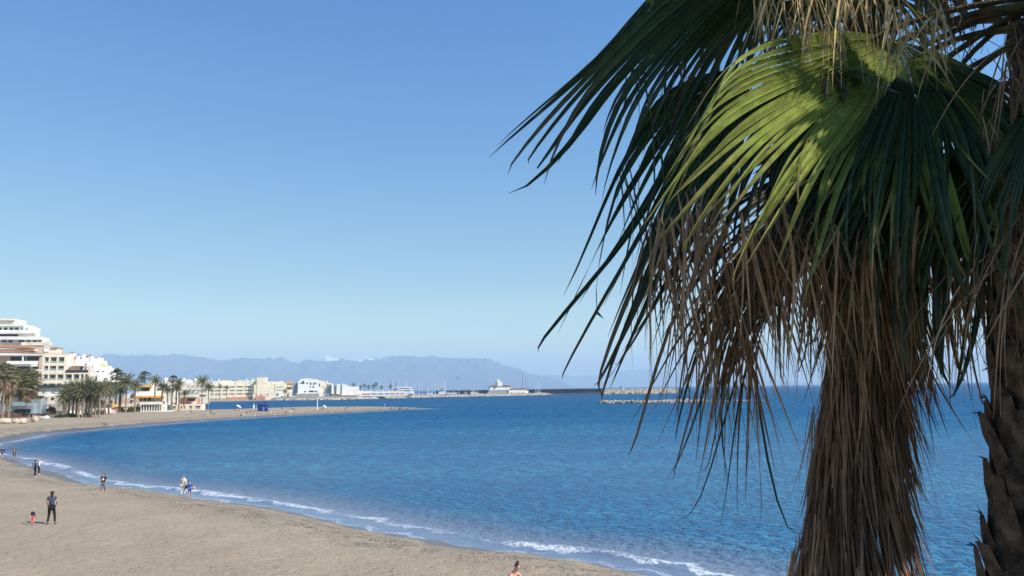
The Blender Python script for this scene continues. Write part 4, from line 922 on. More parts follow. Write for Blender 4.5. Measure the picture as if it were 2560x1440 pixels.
b.box('wall', glass, 996, 1022, 970.8, 978.7, 1.2, 9); b.box('wall', white, 982, 990, 970, 985, 1, 9); b.win(984, 987, 972, 978, .9)
b = Bld('yacht_club', 'white harbour building with a square lookout tower and brown tiled roofs at the mole end', 1224, 1326, 986, 955, R(10), 'building')
b.box('wall', white, 1226, 1280, 967, 985, 4, 16); b.prism('roof', browntile, [(1224,967.5),(1230,964.5),(1240,963.5),(1270,963.5),(1278,966),(1281,968)], 3.4, 16.6)
b.box('tower', white, 1245, 1257, 955, 966, 3.2, 9); b.prism('tower', white, [(1245,956),(1245,950),(1247,947),(1250,951),(1253,955),(1257,956)], 4, 8); b.box('wall', greyw, 1241, 1245, 955, 966, 4, 8)
b.box('wall', white, 1272, 1316, 975, 986, 0, 9); b.prism('roof', browntile, [(1273,975.2),(1276,972.3),(1313,971.8),(1315,975.2)], -.5, 9.5); b.box('wall', white, 1313, 1322, 978, 986, 1, 7)
for x in (1277, 1284, 1292, 1299, 1307): b.win(x, x+1.8, 981, 984.5, -.05)
b.box('wall', greyw, 1222, 1272, 975, 985, 2, 4); b.win(1234, 1240, 968, 973, 3.9, browntile)
# ------------------------------------------------------------------ harbour walls and rocks
def rubble(name, label, pts, n, r0, r1, wz, seed, kind='stuff', m=rockm):
    rd = random.Random(seed); mb = MB(); P = [pt(a, 990, D) for a, D in pts]; seg = [(P[i+1]-P[i]).length for i in range(len(P)-1)]; tot = sum(seg)
    for i in range(n):
        u = rd.random()*tot; k = 0
        while u > seg[k] and k < len(seg)-1: u -= seg[k]; k += 1
        p = P[k].lerp(P[k+1], u/seg[k]); off = rd.gauss(0, wz[0]); z = max(-.2, wz[1]*(1-abs(off)/(wz[0]*2.2)))*rd.uniform(.5, 1.0)
        mb.blob((p.x+rd.gauss(0, .5), p.y+off, z), rd.uniform(r0, r1), (1.1, 1, .75), 0, .3, rd)
    o = mb.build(name, m); tag(o, label, 'breakwater', kind=kind); return o
rubble('mole_rocks', 'grey beige rock armour along the harbour mole', [(690,789),(800,774),(900,789),(1000,849),(1100,894),(1200,924),(1330,947),(1364,957)], 2300, .7, 1.6, (2.0, 1.5), 41, m=mat('mole_rock', (.58, .52, .44), .95, .3, .4, .8, 2, col2=(.30, .25, .20)))
rubble('breakwater_rocks', 'low line of separate rocks awash in front of the harbour entrance', [(1500,428),(1560,425),(1600,424),(1690,424),(1760,426)], 430, .5, 1.2, (1.1, 1.3), 42)
rubble('breakwater_rocks', 'thin scatter of half sunk rocks trailing to the right', [(1750,428),(1830,431),(1910,434)], 90, .35, .75, (.8, .5), 43)
rubble('breakwater_rocks', 'big sunlit rock mound of the outer breakwater head', [(1508,960),(1600,966),(1690,975)], 1500, 1.3, 2.8, (4.5, 5.4), 44)
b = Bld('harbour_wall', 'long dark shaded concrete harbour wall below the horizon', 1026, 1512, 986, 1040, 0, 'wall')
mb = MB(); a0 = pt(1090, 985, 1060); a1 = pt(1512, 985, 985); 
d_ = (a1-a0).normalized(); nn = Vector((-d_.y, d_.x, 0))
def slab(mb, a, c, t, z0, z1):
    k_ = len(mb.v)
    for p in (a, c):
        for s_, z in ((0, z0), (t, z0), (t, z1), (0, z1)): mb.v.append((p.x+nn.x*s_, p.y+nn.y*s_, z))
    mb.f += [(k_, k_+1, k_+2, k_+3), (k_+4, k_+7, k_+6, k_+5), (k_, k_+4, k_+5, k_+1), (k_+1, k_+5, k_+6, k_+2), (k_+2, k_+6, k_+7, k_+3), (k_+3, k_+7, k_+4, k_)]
slab(mb, a0, a1, 5, 2.0, 7.2); mb.build('wall', conc_shade, b.t, local=False)
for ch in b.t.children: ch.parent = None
for ch in [o_ for o_ in C.objects if o_.name.startswith('wall') and o_.data and o_.data.materials and o_.data.materials[0] == conc_shade]: ch.parent = b.t
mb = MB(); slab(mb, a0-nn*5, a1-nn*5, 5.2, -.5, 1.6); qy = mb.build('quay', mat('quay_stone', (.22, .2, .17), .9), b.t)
mb = MB(); e0 = pt(1507, 990, 982); e1 = pt(1692, 990, 990); slab(mb, e0, e1, 6, -1, 6.4); o = thing('breakwater', 'pale concrete crest of the outer breakwater', 'breakwater', e0[:]); mb.build('crest', concp, o)
o = thing('harbour_beacon', 'small green harbour beacon on the breakwater', 'beacon', pt(1552, 974, 975)[:]); l_ = o.location
MB().tube([l_, l_+Vector((0, 0, 3.6))], [1.0, .7], 10).build('column', mat('green_paint', (.03, .22, .12), .5), o); MB().tube([l_+Vector((0, 0, 3.6)), l_+Vector((0, 0, 4.8))], [.95, .5], 10).build('lantern', mat('green_paint2', (.05, .3, .18), .4), o); MB().cone((l_.x, l_.y), 1.7, l_.z-1, l_.z, 10, 1.5).build('base', whp, o)
# ------------------------------------------------------------------ boats
def sailboat(px, top, label, D=990, L=11, col=whp, mastm=steel, base=986.5, dup_=None, grp='masts in the harbour'):
    p = pt(px, base, D); z = 0; o = thing('sailing_boat', label, 'sailing boat', (p.x, p.y, z), 0, grp); mb = MB()
    for z_, s_, k_ in ((-.2, .55, .8), (1.0, .95, .95), (2.2, 1.0, 1.0)):
        for a in range(12):
            t = 2*math.pi*a/12; x = math.cos(t)*L/2*k_; y = math.sin(t)*1.7*s_*(1-.25*math.cos(t)); mb.v.append((x, y, z_))
    for r_ in range(2):
        for a in range(12): b_ = (a+1) % 12; mb.f.append((r_*12+a, r_*12+b_, r_*12+12+b_, r_*12+12+a))
    mb.f.append(tuple(range(24, 36))); mb.build('hull', col, o, local=True)
    MB().box(-L*.2, L*.15, -.8, .8, 2.2, 3.0).build('cabin', whp, o, local=True)
    zt = pt(px, top, D).z; lean = random.uniform(-.2, .2)
    MB().tube([(0, 0, 2), (lean, 0, zt)], [.27, .18], 6).build('mast', mastm, o, local=True)
    rig = MB(); rig.tube([(L*.48, 0, 2.3), (lean, 0, zt-.3)], .045, 4); rig.tube([(-L*.48, 0, 2.3), (lean, 0, zt-.3)], .045, 4); rig.build('rigging', steel, o, local=True)
    MB().tube([(.1, 0, 3.4), (-L*.42, 0, 3.5)], .16, 6).build('boom', mat('sail_cover', (.05, .08, .2), .7), o, local=True)
    return o
ms_ = [(897,953,'faint white mast left of the mole palms'),(950,946,'thick pale mast above the mole palms'),(965,954,'thin faint mast right of the thick pale mast'),(977,951,'dark mast, first of the pair of dark masts'),(982,950,'pale mast between the two dark masts'),(990,951,'dark mast, second of the pair of dark masts'),(996,946,'tall white mast over the round pavilion'),(1013,957,'short mast above the ship like pavilion'),(1017,946,'white mast just behind the pavilion roof'),(1036,957,'low mast right beside the pavilion'),
 (1049,950,'leaning white mast at the left of the open moorings'),(1056,958,'shorter mast next to the leaning white mast'),(1068,962,'low mast in the middle of the moorings'),(1072,957,'thin mast left of the tallest mast'),(1080,934,'tallest mast in the middle of the harbour'),(1089,945,'left of two bold white masts beside the motor yacht'),(1096,944,'right of two bold white masts beside the motor yacht'),(1105,950,'slim mast behind the motor yacht'),(1111,944,'tall leaning mast right of the motor yacht'),(1114,954,'shorter mast tucked right of the tall leaning mast'),
 (1195,962,'short mast above the small fishing boats'),(1223,965,'short mast at the left corner of the tower building'),(1307,930,'tallest mast right of the tower building'),(1312,944,'pale mast between two dark ones right of the tower building'),(1315,943,'dark mast nearest the low white wing'),(1340,962,'leftmost thin mast at the end of the mole'),(1346,953,'taller mast at the end of the mole'),(1350,958,'rightmost mast at the end of the mole')]
for px, top, l_ in ms_:
    dk = px in (977, 990, 1307, 1315)
    sailboat(px, top, 'moored sailing boat with '+l_, D=1000 if px < 1200 else 985 if px < 1330 else 966, L=9 if px < 1330 else 7, mastm=darkp if dk else whp)
def motorboat(px, py, L, H, label, D, decks=2, hull=whp):
    p = pt(px, py, D); o = thing('motor_boat', label, 'motor boat', (p.x, p.y, max(p.z, 0)), 0, 'motor boats in the harbour'); 
    MB().prism([(-L/2, 0), (-L/2, H*.35), (L*.45, H*.42), (L/2, H*.48), (L*.42, 0)], -1.6, 1.6).build('hull', hull, o, local=True)
    z = H*.4; x0, x1 = -L*.35, L*.25
    for k in range(decks):
        MB().box(x0+.2, x1-.2, -1.2, 1.2, z, z+H*.18).build('window_band', glass, o, local=True); MB().box(x0-.2, x1, -1.3, 1.3, z+H*.18, z+H*.27).build('deck', whp, o, local=True); z += H*.27; x0 += L*.06; x1 -= L*.12
    MB().tube([(0, 0, z), (0, 0, z+H*.25)], .07).build('aerial', steel, o, local=True)
for px, py, L, H, l_, D, dk, hl in ((1106,985,8,8.5,'tall white motor yacht with three decks below the bold masts',960,2,whp),(1118,985,8,4,'low white motor boat just right of the tall motor yacht',955,1,whp),(1134,985,9,4,'long white cabin boat left of the purple sail',955,1,whp),(1165,985,6,3.6,'small grey cabin boat right of the purple sail',955,1,greyw),(1184,984,8,5,'cream fishing boat with a raised wheelhouse',955,2,cream),(1190,986,9,3.4,'low white launch in front of the cream fishing boat',948,1,whp),(1222,986,5,3,'small white boat left of the tower building',950,1,whp),(1262,986,8,3.4,'white boat moored below the lookout tower',950,1,whp),(1075,986,8,3.2,'white boat hauled out left of the tallest masts',940,1,whp),(1345,986,9,4.2,'white boat alongside the end of the mole',958,1,whp),(1357,987,8,4,'last white boat at the tip of the mole',958,1,cream)):
    motorboat(px, py, L, H, l_, D, dk, hl)
p = pt(1147, 987, 940); o = thing('sail', 'furled purple and white sail standing on the mole', 'sail', p[:]); MB().prism([(p.x-1.3, p.z-.6), (p.x+1.3, p.z-.6), (p.x+1.0, p.z+3), (p.x+.6, p.z+5.8), (p.x-.4, p.z+3)], p.y-.15, p.y+.15).build('cloth', mat('purple_cloth', (.45, .3, .5), .8), o); MB().tube([(p.x+.7, p.y, p.z-.6), (p.x+.7, p.y, p.z+6.2)], .08).build('mast', steel, o)
# cars and low clutter along the mole read as small pale things: parked cars with parts
def car(px, py, col, label, D=905):
    p = pt(px, py, D); o = thing('parked_car', label, 'car', (p.x, p.y, p.z), 0, 'cars parked on the mole')
    MB().prism([(-2.1, .3), (-2.1, .85), (-1.5, .95), (1.2, .95), (2.1, .75), (2.1, .3)], -.8, .8).build('body', col, o, local=True); MB().prism([(-1.5, .96), (-1.1, 1.45), (.4, 1.45), (1.1, .96)], -.7, .7).build('cabin', glass, o, local=True)
    for x in (-1.3, 1.3):
        for y in (-.8, .8): MB().tube([(x, y-.1, .32), (x, y+.1, .32)], .32, 10).build('wheel', darkp, o, local=True)
for px, py, c_, l_, D in ((1042,986,whp,'white car left of the pale masts',890),(1060,986,greyw,'grey car below the leaning mast',895),(1148-30,987,bluew,'pale blue car in front of the white motor boats',905),(1205,986,whp,'white car between the launch and the tower building',925),(1172,987,darkp,'dark car beside the purple sail',915)): car(px, py, c_, l_, D)
# ------------------------------------------------------------------ far palms
pl_g = leafmat('far_palm_leaf', (.24, .22, .11), (.16, .15, .07), trans=.2, rough=.6, tipstart=.6, var=.35)
pl_d = leafmat('far_palm_leaf_dark', (.125, .14, .065), (.09, .09, .04), trans=.2, rough=.6, tipstart=.6, var=.35)
pl_b = leafmat('far_palm_thatch', (.27, .18, .10), (.30, .22, .13), trans=.1, rough=.9, tipstart=.6, var=.45)
ptr = mat('far_palm_trunk', (.30, .225, .155), .95, .3, 3, .6)
ptrd = mat('far_palm_trunk_dark', (.17, .12, .08), .95, .3, 3, .6)
def crown_mesh(kind, seed, m):
    rd = random.Random(seed); lb = LB()
    def leaf(d, L, droop, wl):
        d = d.normalized(); side = d.cross(Vector((0, 0, 1)));
        if side.length < .1: side = Vector((1, 0, 0))
        side.normalize(); p = Vector((0, 0, 0)); dd = d.copy(); n = 8; st = L/n; P = [p.copy()]; Dn = [dd.copy()]
        for i in range(n): dd = (dd+Vector((0, 0, -droop))).normalized(); p = p+dd*st; P.append(p.copy()); Dn.append(dd.copy())
        lb.strip(P, [.035]*(n+1), [0]*(n+1), [side]*(n+1), .3, 0)
        for i in range(1, n+1):
            for s_ in (-1, 1):
                for k in range(2):
                    a = P[i-1].lerp(P[i], k*.5+rd.random()*.4); t = Dn[i]; ln = wl*math.sin(math.pi*min(.93, (i+.3)/(n+1)))**.6*rd.uniform(.8, 1.1)
                    dr = (side*s_*.8+t*.6+Vector((0, 0, -.25-.3*rd.random()))).normalized(); nv = t
                    lb.strip([a, a+dr*ln*.5, a+dr*ln+Vector((0, 0, -.18*ln))], [.05, .06, .008], [.1, .5, 1], [nv, nv, nv], rd.random(), 0)
    if kind == 'date':
        for k in range(46):
            a = k*2.39996; e = 1.35-1.75*(k/46)+rd.uniform(-.1, .1)
            leaf(Vector((math.cos(a)*math.cos(e), math.sin(a)*math.cos(e), math.sin(e))), rd.uniform(2.5, 3.1), .11+.02*rd.random(), .5)
    else:
        for k in range(30):
            a = k*2.39996; e = 1.45-2.2*(k/30)+rd.uniform(-.12, .12); d = Vector((math.cos(a)*math.cos(e), math.sin(a)*math.cos(e), math.sin(e)))
            o = d*rd.uniform(.75, 1.35)+Vector((0, 0, 0)); s1 = d.cross(Vector((0, 0, 1))).normalized(); lb.strip([Vector((0, 0, 0)), o], [.03, .02], [0, 0], [s1, s1], .4, 0)
            for j in range(13):
                t = -1.5+3*j/12; dr = (d*math.cos(t)+s1*math.sin(t)).normalized(); L = .95*rd.uniform(.85, 1.1)
                p1 = o+dr*L*.5; p2 = o+dr*L*.85+Vector((0, 0, -.28*L)); lt = dr.cross(d); lt = lt.normalized() if lt.length > .05 else s1
                lb.strip([o, p1, p2], [.02, .075, .01], [0, .5, 1], [s1 if abs(math.sin(t)) < .7 else d, s1 if abs(math.sin(t)) < .7 else d, s1], rd.random(), 0)
    me = lb.build('crown', m).data; C.objects.unlink(bpy.data.objects[-1]) if False else None
    return me
def skirt_mesh(seed, H=3.2):
    rd = random.Random(seed); lb = LB()
    for k in range(240):
        a = rd.uniform(0, 6.28); z = -rd.uniform(0, H*.75); r_ = .35*rd.uniform(.6, 1); p = Vector((math.cos(a)*r_, math.sin(a)*r_, z)); f = 1+z/H
        hang(lb, p, Vector((math.cos(a)*(.5+.6*f), math.sin(a)*(.5+.6*f), -.9)), rd.uniform(.8, 1.5), rd.uniform(.06, .10), rd, g=.5, n=4, wob=.1)
    return lb.build('skirt', pl_b).data
protos = {}
for kd, m_ in (('date', pl_g), ('fan', pl_g), ('datedark', pl_d), ('fandark', pl_d)):
    for s_ in range(3):
        me = crown_mesh('date' if kd.startswith('date') else 'fan', 40+s_, m_); protos[(kd, s_)] = me
skm = [skirt_mesh(70+i) for i in range(3)]
for o_ in [x for x in C.objects if x.type == 'MESH' and (x.data in protos.values() or x.data in skm)]: bpy.data.objects.remove(o_)
def trunk_mesh(H, r, m):
    mb = MB(); n = 9
    mb.tube([(0.12*math.sin(i*.7), 0, -0.6+(H+.6)*i/(n-1)) for i in range(n)], [r*(1.35-.4*i/(n-1))*(1+.06*(i % 2)) for i in range(n)], 8)
    me = bpy.data.meshes.new('trunk'); me.from_pydata(mb.v, [], mb.f); me.materials.append(m); return me
def fpalm(px, top, base, kind, label, rpx=None, D=None, skirt=False, group='palm trees along the promenade', s=None, dk=False):
    g = ground(px, base) if D is None else pt(px, base, D)
    if D is None and g.y < 150: g = pt(px, base, 240)
    k = g.y/F; H = (base-top)*k; sc = (rpx*k/ (2.6 if kind.startswith('date') else 1.75)) if rpx else 1.0
    o = thing('date_palm' if kind.startswith('date') else 'fan_palm', label, 'palm tree', g[:], random.uniform(0, 6.28), group)
    hc = H-(1.9 if kind.startswith('date') else 1.3)*sc
    kk = kind+('dark' if dk else '')
    t = bpy.data.objects.new('trunk', trunk_mesh(hc, .24 if kind == 'date' else .2, ptrd if dk else ptr)); C.objects.link(t); t.parent = o
    c = bpy.data.objects.new('crown', protos[(kk, random.randrange(3))]); C.objects.link(c); c.parent = o; c.location = (0.1*math.sin(5.6), 0, hc); c.scale = (sc,)*3
    if skirt:
        q_ = bpy.data.objects.new('skirt', random.choice(skm)); C.objects.link(q_); q_.parent = o; q_.location = (0, 0, hc+.1); q_.scale = (sc*1.0, sc*1.0, sc*1.1)
    return o
# left clump
Lc = [(-14,918,1046,1),(6,914,1046,1),(22,920,1045,1),(34,930,1040,1),(46,928,1043,1),(57,938,1042,1),(68,926,1040,0),(78,934,1042,1),(14,946,1044,1),(62,950,1043,1),(30,948,1042,1)]
Ln = ['cut by the left photo edge','with the tallest crown at the left edge','with a broad brown skirt, third trunk from the left edge','behind the dark grey awning, left of its middle','above the middle of the dark grey awning','just above the right end of the grey awning','with green crown touching the beige villa','nearest the low white restaurant, rightmost of the left clump','low crowned, in front of the white bar wall','with low brown skirt above the blue sign board','low crowned, in the middle of the left clump']
for (px, t_, b_, sk), l_ in zip(Lc, Ln): fpalm(px, t_, b_, 'fan', 'skirted fan palm '+l_, 25, skirt=True)
fpalm(110, 972, 1028, 'fan', 'brown dried out fan palm in front of the low white restaurant', 12, skirt=True, dk=True)
fpalm(100, 982, 1034, 'date', 'squat brown palm beside the sloping red railing', 14, dk=True)
Mc = [(158,972,1040),(170,958,1043),(182,952,1043),(196,962,1044),(206,955,1044),(214,970,1043),(228,957,1044),(238,966,1043),(247,958,1044),(262,952,1036),(272,962,1034),(190,978,1043),(222,980,1043),(218,944,1034),(164,985,1040)]
Mn = ['with its trunk next to the curved wall','second in the grove, behind the curved wall','under the pink block\'s lowest balconies','with straight pale trunk near the grove\'s left','in front of the white stepped houses','short and full in the grove middle','with dark trunk in the middle of the grove','tucked behind the dark trunked palm','last thick trunk at the grove\'s right front','left of the orange and red flags, in the back row','directly behind the orange and red flags','low and bushy in the grove\'s front left','low and bushy in the grove\'s front right','poking above the others before the white overhang','lowest in the grove with drooping dusty fronds']
for (px, t_, b_), l_ in zip(Mc, Mn): fpalm(px, t_, b_, 'date', 'date palm '+l_, 25, dk=(px in (228, 272, 190)))
Rc = [(287,926,1031,'fan',15,'tall thin fan palm against the mountains beside the white overhang',1),(300,934,1031,'fan',13,'dark fan palm second right of the white overhang',1),(313,938,1032,'date',24,'large full date palm left of the yellow awning',0),(297,962,1031,'date',18,'date palm low between the flags and the large date palm',1),(336,952,1031,'date',17,'slender date palm in front of the yellow awning\'s left end',0),(359,931,1010,'fan',13,'tall dark fan palm directly above the yellow awning',1),(352,942,1010,'fan',10,'shorter dark fan palm left of the yellow awning top',1),(386,941,1008,'date',15,'date palm right of the yellow awning',0),(404,956,1012,'date',14,'date palm in front of the cream apartment row',1),(430,941,1008,'fan',10,'fan palm rising between the two cream apartment rows',1),(418,966,1010,'date',12,'low date palm left of the white square arch',0),(446,948,1027,'date',13,'date palm with bare pale trunk before the salmon restaurant',0),(440,960,1010,'date',12,'dusty date palm behind the white square arch',1),(482,954,1021,'date',14,'slim date palm right of the salmon restaurant',0),(504,941,1022,'date',17,'thick trunked date palm at the beach end, biggest of the last three',0),(520,957,1023,'date',15,'thin drooping date palm nearest the bay water',0),(496,968,1018,'date',12,'small date palm half behind the thick trunked one',1),(460,975,1010,'date',10,'small palm over the scalloped awning',1)]
for px, t_, b_, kd, r_, l_, dk in Rc: fpalm(px, t_, b_, kd, l_, r_*1.2, dk=bool(dk), D=(302 if 370 < px < 475 and b_ <= 1012 else None))
Hc = [(549,962,1000,'small palm in front of the hotel balconies, left one',790),(566,964,1000,'small palm in front of the hotel balconies, right one',790),(712,973,994,'lone small palm between the hotels and the orange house',790),(884,959,985,'leftmost palm on the mole behind the white hall',860),(901,964,985,'small second palm on the mole',870),(911,961,986,'full palm third on the mole',870),(921,964,986,'short palm fourth on the mole',870),(933,963,987,'palm fifth on the mole, left of the tall one',870),(940,958,987,'tallest greenest palm on the mole',870),(953,965,987,'palm right of the tallest mole palm',870),(976,963,987,'palm under the dark masts',880)]
for px, t_, b_, l_, D in Hc: fpalm(px, t_, b_, 'date' if D < 800 else 'fan', l_, 7.5 if D < 800 else 5.2, D=D, group='small palms on the far shore', dk=D > 800)
# ------------------------------------------------------------------ things on the sand spit
g = ground(656, 1028); k = g.y/F; o = thing('lifeguard_tower', 'blue lifeguard tower with a thatched parasol roof on the sand spit', 'lifeguard tower', g[:]); x, y, z = g
MB().box(x-9*k, x+9*k, y-1.4, y+1.4, z-.2, z+14.5*k).build('cabin', blue, o); MB().box(x+9*k, x+13*k, y-1.0, y+.6, z-.2, z+7*k).build('step', blue, o); MB().box(x-10*k, x+13.5*k, y-1.6, y+1.6, z+14.6*k, z+16*k).build('deck', blue, o)
MB().box(x+4.2*k, x+7.5*k, y-1.45, y-1.3, z, z+11*k).build('door', mat('pale_blue_paint', (.25, .33, .55), .6), o)
rl = MB(); 
for a in (-9.6, -4, 2, 7.5, 12.8): rl.tube([(x+a*k, y-1.5, z+16*k), (x+a*k, y-1.5, z+25*k)], .06, 5); rl.tube([(x+a*k, y+1.5, z+16*k), (x+a*k, y+1.5, z+25*k)], .06, 5)
for h_ in (19, 22): rl.tube([(x-9.6*k, y-1.5, z+h_*k), (x+12.8*k, y-1.5, z+h_*k)], .05, 5)
rl.build('railing', blue, o); MB().tube([(x-1*k, y, z+16*k), (x-1*k, y, z+31*k)], .09, 6).build('post', wood, o); MB().cone((x-1*k, y), 9.5*k, z+29.5*k, z+34*k, 14).build('roof', thatch, o)
g = ground(793, 1026); o = thing('flag_pole', 'white pole standing on the sand spit', 'pole', g[:]); MB().tube([g+Vector((0, 0, -.3)), g+Vector((0, 0, 29*g.y/F))], [.22, .14], 8).build('pole', whp, o); MB().box(g.x-.5, g.x+.5, g.y-.5, g.y+.5, g.z-.2, g.z+.35).build('base', concp, o)
def umbrella(px, py, h, r, m, label, closed=False, tilt=0.0, name='beach_umbrella'):
    g = ground(px, py); o = thing(name, label, 'beach umbrella', g[:], 0, 'umbrellas on the sand'); MB().tube([(0, 0, -.1), (tilt*h, 0, h)], .04, 6).build('pole', whp, o, local=True)
    if closed: MB().tube([(0, 0, h*.3), (0, 0, h*.6), (0, 0, h)], [.28, .36, .03], 8).build('canopy', m, o, local=True)
    else:
        c = MB(); n = 12
        for j, (rr, zz) in enumerate(((r, h-.45*r), (r*.7, h-.2*r), (r*.35, h-.06*r), (.02, h))):
            for a in range(n): t = 6.2832*a/n; s_ = rr*(1 if a % 2 else .96); c.v.append((math.cos(t)*s_+tilt*h, math.sin(t)*s_, zz-math.cos(t)*s_*tilt*2))
        for j in range(3):
            for a in range(n): b_ = (a+1) % n; c.f.append((j*n+a, j*n+b_, j*n+n+b_, j*n+n+a))
        c.build('canopy', m, o, local=True)
wcl = mat('white_canvas', (.8, .78, .76), .8, .05, 2)
umbrella(593, 1026, 2.0, 1.0, wcl, 'tilted white beach umbrella left of the blue tower', tilt=.3); umbrella(634, 1028, 2.9, .5, wcl, 'tall closed pale umbrella beside the blue tower', closed=True)
umbrella(809, 1024, 1.7, .9, wcl, 'white and dark umbrella just right of the white pole', tilt=.3); umbrella(337, 1012, 3.0, 2.6, wcl, 'wide white tent parasol left of the yellow restaurant'); umbrella(727, 1040, 1.9, .5, wcl, 'small white umbrella near the water right of the tower')
umbrella(641, 1023, 1.5, .4, bluew, 'small pale blue parasol against the tower cabin'); umbrella(287, 1037, 3.4, 1.2, awy, 'yellow parasol at the right end of the palm grove'); umbrella(284, 1037, 2.3, 1.1, redp, 'red parasol below the yellow one'); umbrella(960, 1020, 1.6, .35, wcl, 'tiny pale umbrella near the spit end', tilt=.2)
umbrella(106, 1038, 3.0, 1.6, wcl, 'white parasol on the terrace below the low restaurant'); umbrella(88, 1038, 2.6, 1.3, bluew, 'pale blue parasol next to the sign board')
g = ground(261, 1061); o = MB(); rd = random.Random(2)
for i in range(9): o.blob((g.x+rd.uniform(-.5, .5), g.y+rd.uniform(-.2, .2), g.z+.08), .17, (1.3, 1, .6), 1, .3, rd)
tag(o.build('seaweed_clump', mat('dark_weed', (.02, .018, .015), .9)), 'small dark clump of seaweed on the far sand', 'seaweed')
# flying bird
p = pt(1145, 944, 160); o = thing('bird', 'dark bird gliding low over the harbour', 'bird', p[:]); mb = MB()
mb.tube([p+Vector((-.22, 0, -.03)), p+Vector((-.05, 0, 0)), p+Vector((.15, 0, .05)), p+Vector((.26, 0, .09))], [.02, .07, .06, .02], 8); mb.build('body', darkp, o, smooth=True)
MB().prism([(p.x-.02, p.z), (p.x+.12, p.z+.02), (p.x-.2, p.z-.12), (p.x-.42, p.z-.13)], p.y-.10, p.y-.06).build('wing', darkp, o); MB().prism([(p.x+.02, p.z+.02), (p.x+.14, p.z+.04), (p.x+.36, p.z+.22), (p.x+.22, p.z+.16)], p.y+.03, p.y+.07).build('wing', darkp, o)
# ------------------------------------------------------------------ people
skin_m = mat('skin', (.46, .27, .19), .6, .05, 9); skin_t = mat('skin_tanned', (.40, .21, .13), .6, .05, 9)
def cloth(n, c): return mat('cloth_'+n, c, .9, .15, 6, .3)
K = dict(black=cloth('black', (.018, .018, .02)), navy=cloth('navy', (.03, .045, .09)), slate=cloth('slate', (.055, .075, .13)), pink=cloth('pink', (.85, .22, .20)), cream=cloth('cream', (.72, .66, .56)), white=cloth('white', (.8, .8, .8)), blue=cloth('blue', (.02, .10, .55)), grey=cloth('grey', (.16, .17, .2)), olive=cloth('olive', (.10, .11, .06)), red=cloth('red', (.55, .04, .04)), rose=cloth('rose', (.75, .25, .24)), teal=cloth('teal', (.05, .3, .4)))
hr_b = mat('hair_brown', (.06, .028, .015), .7, .3, 20); hr_k = mat('hair_black', (.012, .01, .01), .6, .3, 20); hr_y = mat('hair_blond', (.62, .50, .30), .7, .2, 20); hr_g = mat('hair_grey', (.35, .33, .31), .7, .2, 20)
shoe_k = mat('shoe_black', (.02, .02, .02), .6, .1, 5); shoe_w = mat('shoe_white', (.7, .7, .68), .6, .1, 5)
